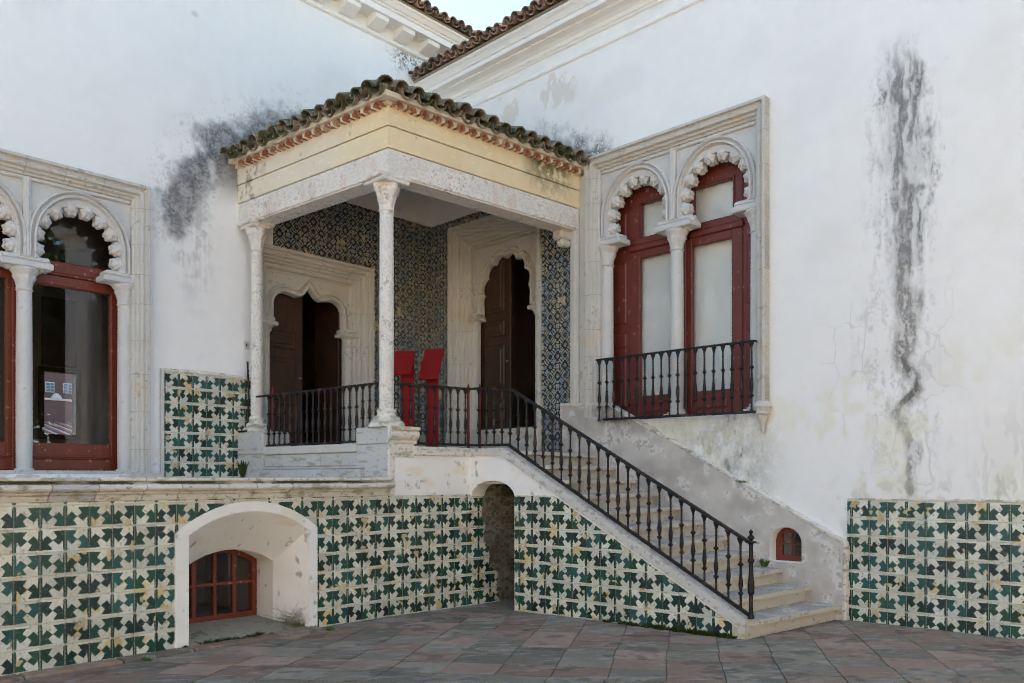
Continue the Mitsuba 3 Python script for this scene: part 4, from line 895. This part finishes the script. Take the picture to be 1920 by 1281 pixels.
def column(c, zb, zt, r):
    part(po, 'column_base', [lathe([(r * 1.75, 0.07), (r * 1.85, 0.095), (r * 1.7, 0.12), (r * 1.28, 0.13), (r * 1.22, 0.165), (r * 1.33, 0.175), (r * 1.36, 0.195), (r * 1.22, 0.215), (r, 0.22)], (*c, zb), 24)], 'ledge_stone', smooth=35)
    M = np.eye(4); M[:2, :2] = np.array([PR.u, PR.n]).T; M[:3, 3] = (*c, zb)
    part(po, 'column_plinth', trimesh.convex.convex_hull(np.vstack([np.array(block(-r * 1.75, r * 1.75, -r * 1.75, r * 1.75, 0, 0.04).vertices), np.array(block(-r * 1.45, r * 1.45, -r * 1.45, r * 1.45, 0.06, 0.075).vertices)])), 'ledge_stone', M)
    part(po, 'column_shaft', lathe([(r, 0.215), (r, 0.8), (r * 0.98, 1.5), (r * 0.93, zt - zb)], (*c, zb), 8 if False else 22), 'lichen_stone', smooth=40)
    capital(po, c, zt - 0.005, r * 0.95)
cc = np.array([-1.505, 10.24])
column(cc, 2.265, 4.845, 0.088)
hc = PL.p(-2.93, 0.13)
column(hc, 2.30, 4.845, 0.082)
for c, w in ((cc, 0.20), (hc, 0.17)):
    M = np.eye(4); M[:2, :2] = np.array([PR.u, PR.n]).T; M[:3, 3] = (*c, 0)
    part(po, 'impost_block', [block(-w, w, -w + 0.0, w, 5.155, 5.20, 0.012), block(-w - 0.03, w + 0.03, -w - 0.0, w + 0.03, 5.20, 5.252, 0.01)], 'lichen_stone', M)
part(po, 'beam_bracket', [block(-0.36, -0.17, 0.03, 0.26, 5.10, 5.245, 0.03), block(-0.30, -0.17, 0.05, 0.25, 5.0, 5.10, 0.03)], 'limestone', FR @ np.eye(4) if False else FR.M @ trimesh.transformations.translation_matrix((0.06, -0.36, 0)))
# beam, fascia bands, eaves
part(po, 'architrave', slab(ell(0.0, 0.34), 5.25, 5.533), 'lichen_stone')
part(po, 'architrave_lip', slab(ell(0.02, 0.30), 5.228, 5.252), 'lichen_stone')
part(po, 'fascia_board', slab(ell(-0.012, 0.34), 5.546, 5.790), 'yellow_render')
part(po, 'fascia_board', slab(ell(-0.016, 0.34), 5.806, 6.03), 'yellow_render')
part(po, 'fascia_joint', slab(ell(0.012, 0.33), 5.53, 5.806), 'mortar')
part(po, 'eave_mortar', slab(ell(-0.155, 0.3), 6.072, 6.135), 'pale_mortar')
part(po, 'eave_bed', slab(ell(-0.05, 0.3), 6.03, 6.074), 'pale_mortar')
for fr, L, s in ((PL, 3.19, -1), (PR, 3.41, 1)):
    n = int(L / 0.192)
    for i in range(n):
        u = s * (0.07 + i * 0.192); m = barrel(0.24, 0.058, 0.052, True, 9, 0.012)
        m.apply_translation((u, -0.125 + random.gauss(0, 0.005), 6.012 + random.gauss(0, 0.002)))
        part(po, 'soffit_tile', m, 'terracotta', fr, uv=stone_uv(m))
        c = u + s * 0.096; part(po, 'mortar_fill', prism(Polygon([(c - 0.042, 6.075), (c - 0.03, 6.022), (c, 6.006), (c + 0.03, 6.022), (c + 0.042, 6.075)]), -0.10, 0.1), 'pale_mortar', fr)
SL = 0.42
roof = []
e0, ew, er = corner(-0.10), hit(PL, -0.10, FL), hit(PR, -0.10, FR)
def rise(p): return 6.13 + SL * max(min((np.asarray(p) - PL.o) @ PL.n, (np.asarray(p) - PR.o) @ PR.n) + 0.16, 0)
rp = np.array([[*e0, 6.125], [*ew, 6.125], [*FL.p(0, 0.1), rise(K_)], [*er, 6.125]])
v = np.vstack([rp, rp - [0, 0, 0.06]])
part(po, 'roof_slab', trimesh.Trimesh(v, np.array([[0, 2, 1], [0, 3, 2], [4, 5, 6], [4, 6, 7], [0, 1, 5], [0, 5, 4], [0, 4, 7], [0, 7, 3]]), process=False), 'ceiling_paint')
for fr, L, s, s0 in ((PL, 3.19, -1, -3.12), (PR, 3.41, 1, 0.02)):
    n = int(L / 0.235) + 1
    def courses(i, s=s, s0=s0, L=L):
        u = abs(s0 + i * 0.235); return int(np.clip(round((u + 0.25) / 0.38), 1, 7))
    tile_course(po, fr, s0, n, 0.235, -0.26, 6.125, SL, 'mossy_tile', courses, rad=0.104)
hipdir = (K_ - e0) / np.linalg.norm(K_ - e0)
for c in range(9):                                                    # ridge tiles up the hip
    q = e0 - hipdir * 0.12 + hipdir * 0.38 * c; m = barrel(0.46, 0.112, 0.095, True); m.apply_transform(trimesh.transformations.rotation_matrix(0.27, (1, 0, 0)))
    a = math.atan2(hipdir[1], hipdir[0]) - math.pi / 2; m.apply_transform(trimesh.transformations.rotation_matrix(a, (0, 0, 1))); m.apply_translation((*q, 6.160 + 0.285 * 0.38 * c))
    part(po, 'ridge_tile', m, 'mossy_tile', uv=stone_uv(m))

# ------------------------------------------------------------------ stairs
st = thing('staircase', 'stone stairs with white sloping side walls climbing to the porch', 'staircase')
RIS, N = 0.1743, 11
steps_line = [(FS.p(3.80 - 0.285 * k, 0.0), FR.p(3.87 - 0.367 * k, 0.15)) for k in range(N + 1)]
inside = Polygon([FS.p(-0.2, 0.06), FS.p(4.1, 0.06), FR.p(4.3, -0.04), FR.p(-2.0, -0.04)])
for k in range(N):
    (a, b), (c, d) = steps_line[k], steps_line[k + 1]
    z1 = 0.235 + RIS * k
    if k < N - 1: back = (c + (c - a) * 0.35, d + (d - b) * 0.35)
    else: back = (PR.p(1.0, 0.2), FR.p(-2.3, 0.2))
    body_ = Polygon([a + (c - a) * 0.10, b + (d - b) * 0.08, back[1], back[0]]).intersection(inside)
    fa, fb = a + (a - c) / np.linalg.norm(a - c) * 0.042, b + (b - d) / np.linalg.norm(b - d) * 0.042
    tread = Polygon([fa, fb, back[1], back[0]]).intersection(inside.buffer(0.0))
    lo = -0.05 if k < 2 else max(0.0, z1 - 0.40)
    sp = random.uniform(-0.003, 0.003)
    m1 = slab(body_, lo, z1 - 0.046); m2 = slab(tread, z1 - 0.044 + sp, z1 + sp)
    rb = tread.buffer(-0.008, join_style=2)
    m3 = slab(rb, z1 + sp, z1 + sp + 0.003)
    part(st, 'step', [m1, m2, m3], 'step_stone')
sw = Polygon([(0, -0.05), (0, 1.93), (0.56, 1.94), (3.70, 0.21), (3.70, -0.05)])
arch = Polygon([(-0.2, -0.2), (-0.2, 1.42), (0.02, 1.42)] + [tuple(q) for q in arc(0.385, 1.42, 0.365, 0.20, 180, 0, 15)] + [(0.75, -0.2)])
part(st, 'side_wall', prism(sw.difference(arch), 0.0, 0.24), 'plaster_old', FS)
part(st, 'coping', prism(Polygon([(-0.03, 2.03), (0.578, 2.025), (3.785, 0.255), (3.785, -0.03), (3.70, -0.03), (3.70, 0.19), (0.548, 1.93), (-0.03, 1.935)]), -0.024, 0.20), 'coping_stone', FS)
stile = sw.difference(arch.buffer(0.012)).intersection(sbox(0.76, 0, 3.71, 1.445)).intersection(Polygon([(0, -1), (0, 2.2), (0.515, 1.915), (3.70, 0.165), (3.70, -1)]))
part(st, 'tile_bed', prism(stile, -0.004, 0.0), 'grout', FS)
tile_field(st, FS, 0.64, 0.045, 15, 7, stile, off=(171, 0), d=-0.012)
para = Polygon([(-0.36, 1.95), (-0.36, 2.745), (0.55, 2.70), (3.94, 0.935), (3.94, 0.0), (0.3, 0.0)])
wall(st, 'parapet', para.difference(bw), -0.085, 0.0, 'plaster_grey', FR)
cp = np.array([(-0.36, 2.745), (0.55, 2.70), (3.94, 0.935), (3.94, 0.02)])
part(st, 'parapet_edge', sweep(cp, [(0.03, -0.088), (0.004, -0.096), (-0.008, -0.085), (-0.008, 0.0)]), 'ledge_stone', FR)
BW = st + '__cellar_window'
labels[BW] = {'label': 'small arched red wooden window low in the side wall of the stairs'}
part(BW, 'cellar', [block(2.6, 3.9, 0.56, 0.58, 0.3, 1.4).apply_translation((0, 1.2, 0)), block(2.6, 3.9, 0.56, 1.76, 0.28, 0.3), block(2.6, 3.9, 0.56, 1.76, 1.4, 1.42), block(2.58, 2.6, 0.56, 1.76, 0.3, 1.4), block(3.9, 3.92, 0.56, 1.76, 0.3, 1.4)], 'room_wall', FR)
bo = bw
part(BW, 'frame', prism(bo.difference(sbox(3.10, 0.735, 3.345, 1.0)), 0.07, 0.11), 'red_wood', FR)
part(BW, 'reveal', [prism(bw.buffer(0.03).difference(bw.buffer(-0.002)), -0.083, 0.545)], 'plaster_old', FR)
part(BW, 'glazing_bars', [block(3.215, 3.232, 0.065, 0.085, 0.735, 1.0), block(3.10, 3.345, 0.065, 0.085, 0.865, 0.88)], 'red_wood', FR)
part(BW, 'pane', prism(sbox(3.10, 0.735, 3.345, 1.0), 0.095, 0.09501), 'glass', FR)
# the wall behind that window and the tall doors' reveals are part of the wings; nothing else stands here

# ------------------------------------------------------------------ iron railings
def baluster(base, top_z, r=0.0125):
    h = top_z - base[2]
    prof = [(0.022, 0.0), (0.022, 0.02), (0.012, 0.04), (0.0115, 0.20), (0.018, 0.21), (0.029, 0.225), (0.029, 0.235), (0.018, 0.25), (0.012, 0.26), (0.018, 0.30), (0.024, 0.35), (0.021, 0.41), (0.014, 0.49), (0.0115, 0.60), (0.018, 0.61), (0.029, 0.625), (0.029, 0.635), (0.018, 0.65), (0.0115, 0.66), (0.0115, 0.89), (0.015, 0.92), (0.032, 0.985), (0.032, 1.0)]
    m = lathe([(q * random.uniform(0.95, 1.06), t * h) for q, t in prof], (0, 0, 0), 9); v = np.array(m.vertices)
    v[:, :2] += np.sin(np.pi * v[:, 2:] / h) * RNG.normal(0, 0.0022, 2) + v[:, 2:] / h * RNG.normal(0, 0.0015, 2)
    return trimesh.Trimesh(v + np.array(base), m.faces, process=False)
def finial(c, z): return [lathe([(0.02, 0), (0.034, 0.015), (0.02, 0.03), (0.016, 0.045), (0.036, 0.06), (0.03, 0.08), (0.012, 0.095), (0.02, 0.115), (0.021, 0.125), (0.0, 0.15)], (c[0], c[1], z), 12), beam((c[0] - 0.05, c[1], z + 0.022), (c[0] + 0.05, c[1], z + 0.022), 0.018, 0.02), beam((c[0], c[1] - 0.05, z + 0.022), (c[0], c[1] + 0.05, z + 0.022), 0.018, 0.02)]
rl = thing('iron_railing', 'black iron railing between the half column and corner column over the terrace', 'railing')
q = lambda fr, u, z, d: (*fr.p(u, d), z)
part(rl, 'handrail', beam(q(PL, -2.80, 2.785, 0.05), q(PL, -0.24, 2.79, 0.05), 0.045, 0.022), 'iron')
part(rl, 'bottom_rail', beam(q(PL, -2.56, 2.10, 0.05), q(PL, -0.585, 2.10, 0.05), 0.035, 0.02), 'iron')
for i in range(18):
    u = -2.52 + i * 0.125; zb = 2.10 if u < -0.6 else 2.266
    part(rl, 'baluster', baluster(q(PL, u, zb, 0.05), 2.78), 'iron', smooth=40)
rs = thing('iron_railing', 'black iron stair railing running from the porch column down to its finial post', 'railing')
DS = 0.05
top = [q(PR, 0.16, 2.785, 0.06), q(PR, 1.272, 2.795, 0.06), q(FS, 0.10, 2.795, DS), q(FS, 0.67, 2.735, DS), q(FS, 0.76, 2.69, DS), q(FS, 3.80, 1.015, DS)]
part(rs, 'handrail', [beam(a, b, 0.05, 0.026) for a, b in zip(top[:-1], top[1:])], 'iron')
bot = [q(PR, 0.40, 2.075, 0.06), q(PR, 1.272, 2.075, 0.06), q(FS, 0.10, 2.07, DS), q(FS, 0.60, 2.065, DS), q(FS, 3.79, 0.30, DS)]
part(rs, 'bottom_rail', [beam(a, b, 0.035, 0.03) for a, b in zip(bot[:-1], bot[1:])], 'iron')
for i in range(9): u = 0.24 + i * 0.125; part(rs, 'baluster', baluster(q(PR, u, 2.07 if u > 0.4 else 2.266, 0.06), 2.785), 'iron', smooth=40)
def srail(u, hi):
    if hi: return 2.795 if u < 0.60 else (2.795 - (u - 0.6) * 0.62 if u < 0.76 else 2.69 - (u - 0.76) * (2.69 - 1.015) / 3.04)
    return 2.07 if u < 0.6 else 2.065 - (u - 0.6) * (1.765 / 3.19)
u = 0.10
while u < 3.72:
    part(rs, 'baluster', baluster(q(FS, u, srail(u, 0) - 0.01, DS), srail(u, 1) - 0.01), 'iron', smooth=40); u += 0.1335
nb = q(FS, 3.815, 0.262, DS)
part(rs, 'newel', [lathe([(0.034, 0), (0.034, 0.03), (0.022, 0.05), (0.02, 0.24), (0.032, 0.25), (0.036, 0.265), (0.03, 0.28), (0.036, 0.32), (0.030, 0.38), (0.022, 0.46), (0.02, 0.55), (0.034, 0.565), (0.034, 0.58), (0.02, 0.60), (0.02, 0.745)], nb, 12)] + finial(nb, nb[2] + 0.735), 'iron', smooth=40)
rb = thing('iron_railing', 'black iron balcony railing in front of the maroon arched window', 'railing')
bl, br = 0.42, 2.86
part(rb, 'handrail', beam(q(FR, bl - 0.03, 3.31, -0.15), q(FR, br, 3.30, -0.15), 0.045, 0.022), 'iron')
part(rb, 'bottom_rail', beam(q(FR, bl + 0.1, 2.47, -0.15), q(FR, br, 2.445, -0.15), 0.04, 0.03), 'iron')
for i in range(19): u = bl + 0.02 + i * 0.132; part(rb, 'baluster', baluster(q(FR, u, 2.45, -0.15), 3.30), 'iron', smooth=40)
part(rb, 'wall_tie', [beam(q(FR, br - 0.01, z_, -0.15), q(FR, br - 0.01, z_, 0.0), 0.02, 0.02) for z_ in (2.45, 3.30)] + [beam(q(FR, bl + 0.12, z_, -0.15), q(FR, bl + 0.12, z_, 0.0), 0.02, 0.02) for z_ in (2.47, 3.31)], 'iron')

# ------------------------------------------------------------------ things on the porch
def lectern(label, y, xa, xb, shift, xc, xd, ztop, zlow):
    """A narrow upright carrying a sloping board whose foot swings out to the left."""
    t = thing('information_stand', label, 'stand'); z0 = 1.975
    def sheet(pts, th):
        p = np.array(pts, float); n = np.cross(p[1] - p[0], p[2] - p[0]); n /= np.linalg.norm(n)
        return trimesh.convex.convex_hull(np.vstack([p - n * th / 2, p + n * th / 2]))
    part(t, 'upright', sheet([(xc, y + 0.06, z0), (xd, y + 0.06, z0), (xd, y + 0.06, ztop - 0.05), (xc, y + 0.06, ztop - 0.05)], 0.06), 'lectern_red')
    part(t, 'board', sheet([(xa, y + 0.02, ztop), (xb, y + 0.02, ztop), (xb + shift, y - 0.12, zlow), (xa + shift, y - 0.12, zlow)], 0.03), 'lectern_red')
    part(t, 'foot', block(xc - 0.05, xd + 0.05, y - 0.08, y + 0.2, z0, z0 + 0.02, 0.004), 'lectern_red')
lectern('red information stand nearest the corner column, its top board nearly upright', 12.1, -1.655, -1.376, -0.05, -1.585, -1.395, 3.45, 3.10)
lectern('red information stand beside the scalloped doorway, its board sloping out to the left', 12.3, -1.253, -0.976, -0.085, -1.245, -1.065, 3.51, 3.06)
def stanchion(x, y, h, label):
    t = thing('barrier_post', label, 'post')
    part(t, 'post', lathe([(0.02, 0.02), (0.02, h * 0.86), (0.03, h * 0.87), (0.03, h * 0.90), (0.018, h * 0.91), (0.022, h * 0.94), (0.0, h)], (x, y, 1.975), 12), 'post_red', smooth=40)
    part(t, 'foot', lathe([(0.0, 0.0), (0.14, 0.0), (0.14, 0.012), (0.03, 0.03), (0.02, 0.05)], (x, y, 1.975), 16), 'post_red', smooth=40)
stanchion(-0.63, 12.3, 1.05, 'dark red barrier post standing left of the door behind the stair railing')
stanchion(-0.47, 12.45, 1.06, 'bright red barrier post standing in front of the scalloped doorway')
stanchion(-3.38, 12.05, 0.98, 'red barrier post behind the railing in front of the ogee doorway')
rod = thing('iron_rod', 'thin rusty iron rod standing upright on the pier beside the half column', 'rod')
rp_ = FL.p(-3.64, -0.12)
part(rod, 'rod', tube([(*rp_, 2.32), (*(rp_ + [0.02, 0]), 2.8), (*(rp_ + [0.0, 0.01]), 3.30)], 0.014, 7), 'iron')
part(rod, 'foot_bar', beam(q(PL, -3.42, 2.315, 0.02), q(PL, -2.95, 2.31, -0.02), 0.05, 0.022), 'iron')
pl_ = thing('wall_plate', 'small pale switch plate on the white wall beside the half column', 'plate')
part(pl_, 'plate', block(-3.63, -3.55, -0.02, 0.0, 3.49, 3.60, 0.005), 'white_trim', FL)
part(pl_, 'keyhole', block(-3.60, -3.58, -0.023, -0.018, 3.53, 3.57), 'black_gap', FL)

# ------------------------------------------------------------------ moss and weeds
def tuft(c, n, h, spread, wid=0.012, droop=0.4):
    v, f = [], []
    for _ in range(n):
        a = random.uniform(0, 2 * math.pi); hh = h * random.uniform(0.45, 1.0); r = spread * random.random(); b0 = np.array([c[0] + r * 0.4 * math.cos(a), c[1] + r * 0.4 * math.sin(a), c[2]])
        tip = b0 + [math.cos(a) * hh * droop * random.uniform(0.3, 1.4), math.sin(a) * hh * droop * random.uniform(0.3, 1.4), hh]
        midp = (b0 + tip) / 2 + [0, 0, hh * 0.15]; s = np.array([-math.sin(a), math.cos(a), 0]) * wid * random.uniform(0.6, 1.4); k = len(v)
        v += [b0 - s * 0.4, b0 + s * 0.4, midp + s, midp - s, tip]; f += [[k, k + 1, k + 2], [k, k + 2, k + 3], [k + 3, k + 2, k + 4]]
    return trimesh.Trimesh(np.array(v), np.array(f), process=False)
ms = thing('moss', 'green moss and low weeds along the foot of the tiled stair wall', kind='stuff')
put(ms, cat([tuft((*FS.p(u_, -0.03 - 0.05 * random.random()), ground_z(*FS.p(u_)) + 0.005), 16, random.uniform(0.025, 0.07), 0.08, 0.009, 0.8) for u_ in np.sort(RNG.beta(3, 1.6, 70) * 2.1 + 1.65)]), 'moss')
ms2 = thing('moss', 'brown and green moss along the front edge of the niche sill', kind='stuff')
put(ms2, cat([tuft((*F0.p(u_, -0.03 - 0.05 * random.random()), 0.015 + 0.03 * random.random()), 14, random.uniform(0.02, 0.05), 0.07, 0.010, 0.9) for u_ in RNG.uniform(-2.55, -1.05, 46)]), 'moss')
for c, h, n, lab in (((*FR.p(2.98, -0.14), 0.60), 0.10, 26, 'small green weed growing on the fourth stair against the side wall'), ((*F0.p(-3.02, -0.30), ground_z(*F0.p(-3.0)) + 0.01), 0.05, 18, 'green weed in the joint of the paving left of the niche'),
                     ((*F0.p(-1.05, -0.30), ground_z(*F0.p(-1.0)) + 0.01), 0.05, 30, 'green weed in the paving below the right edge of the niche')):
    w = thing('weed', lab, 'weed'); put(w, tuft(c, n, h, 0.09, 0.014, 0.7), 'weed')
dp = thing('dry_plant', 'twiggy dry plant growing in the lower right corner of the niche', 'plant')
put(dp, cat([tube([np.array((*F0.p(-1.2 + random.uniform(-0.06, 0.06), 0.02), 0.05)), np.array((*F0.p(-1.25 + random.uniform(-0.2, 0.15), -0.02 + random.uniform(-0.04, 0.10)), 0.15 + random.uniform(-0.05, 0.06))), np.array((*F0.p(-1.28 + random.uniform(-0.33, 0.22), random.uniform(-0.06, 0.16)), random.uniform(0.12, 0.33)))], [0.003, 0.002, 0.001], 4) for _ in range(40)]), 'dry_plant')
dp = thing('dry_plant', 'dark tufty plant growing from the foot of the pier on the ledge', 'plant')
put(dp, tuft((*PL.p(-3.0, -0.05), 1.66), 50, 0.26, 0.09, 0.012, 0.35), 'moss')

# ------------------------------------------------------------------ house seen through the far window
hs = thing('hill', 'rising ground beyond the wing under the pink house', kind='structure')
put(hs, slab(Polygon([FL.p(-9, 8), FL.p(9, 8), FL.p(14, 30), FL.p(-14, 30)]), 0.0, 2.2), 'earth')
ph = thing('pink_house', 'pink house with pale blue windows seen through the room', 'house')
part(ph, 'wall', block(-4, 6, 18.0, 22, 2.2, 8.0), 'pink_render', FL)
for i, u_ in enumerate((-0.75, 0.13, 0.66, 1.5)):
    k = key(ph + '__window'); put(k, block(u_, u_ + 0.27, 17.95, 18.02, 4.37, 4.70, 0.01), 'white_trim', FL)
    part(k, 'sash', [block(u_ + 0.025 + a * 0.125, u_ + 0.125 + a * 0.125, 17.935, 17.96, 4.40 + b_ * 0.095, 4.48 + b_ * 0.095) for a in (0, 1) for b_ in (0, 1, 2)], 'blue_wood', FL)
gw = thing('garden_wall', 'pink sloping garden wall with a white coping and cap in front of the pink house', 'wall')
part(gw, 'wall', prism(Polygon([(-1.5, 2.2), (-1.5, 4.0), (0.30, 4.0), (1.6, 3.35), (1.6, 2.2)]), 16.5, 16.7), 'pink_render', FL)
part(gw, 'coping', prism(Polygon([(-1.5, 4.0), (-1.5, 4.06), (0.32, 4.06), (1.6, 3.42), (1.6, 3.36), (0.30, 4.0)]), 16.46, 16.74), 'white_trim', FL)
part(gw, 'cap', lathe([(0.16, 0), (0.15, 0.05), (0.08, 0.14), (0.0, 0.18)], (-0.05, 16.6, 4.06), 12), 'white_trim', FL, smooth=40)
sh = thing('shed', 'low tiled shed roof in front of the sloping garden wall', 'shed')
part(sh, 'wall', block(-1.6, 2.0, 13.8, 15.5, 2.2, 2.8), 'white_trim', FL)
rv = np.array([[-1.7, 13.4, 2.78], [2.1, 13.4, 2.86], [2.1, 15.6, 3.34], [-1.7, 15.6, 3.20]])
part(sh, 'roof', trimesh.Trimesh(np.vstack([rv, rv - [0, 0, 0.06]]), np.array([[0, 1, 2], [0, 2, 3], [4, 6, 5], [4, 7, 6], [0, 4, 5], [0, 5, 1]]), process=False), 'white_trim', FL)
for k in range(12): part(sh, 'roof_rib', beam(FL.M[:3, :3] @ np.array([-1.6 + 0.3 * k, 13.4, 2.80 + 0.006 * k]) + FL.M[:3, 3], FL.M[:3, :3] @ np.array([-1.6 + 0.3 * k, 15.6, 3.235 + 0.011 * k]) + FL.M[:3, 3], 0.12, 0.05), 'terracotta')
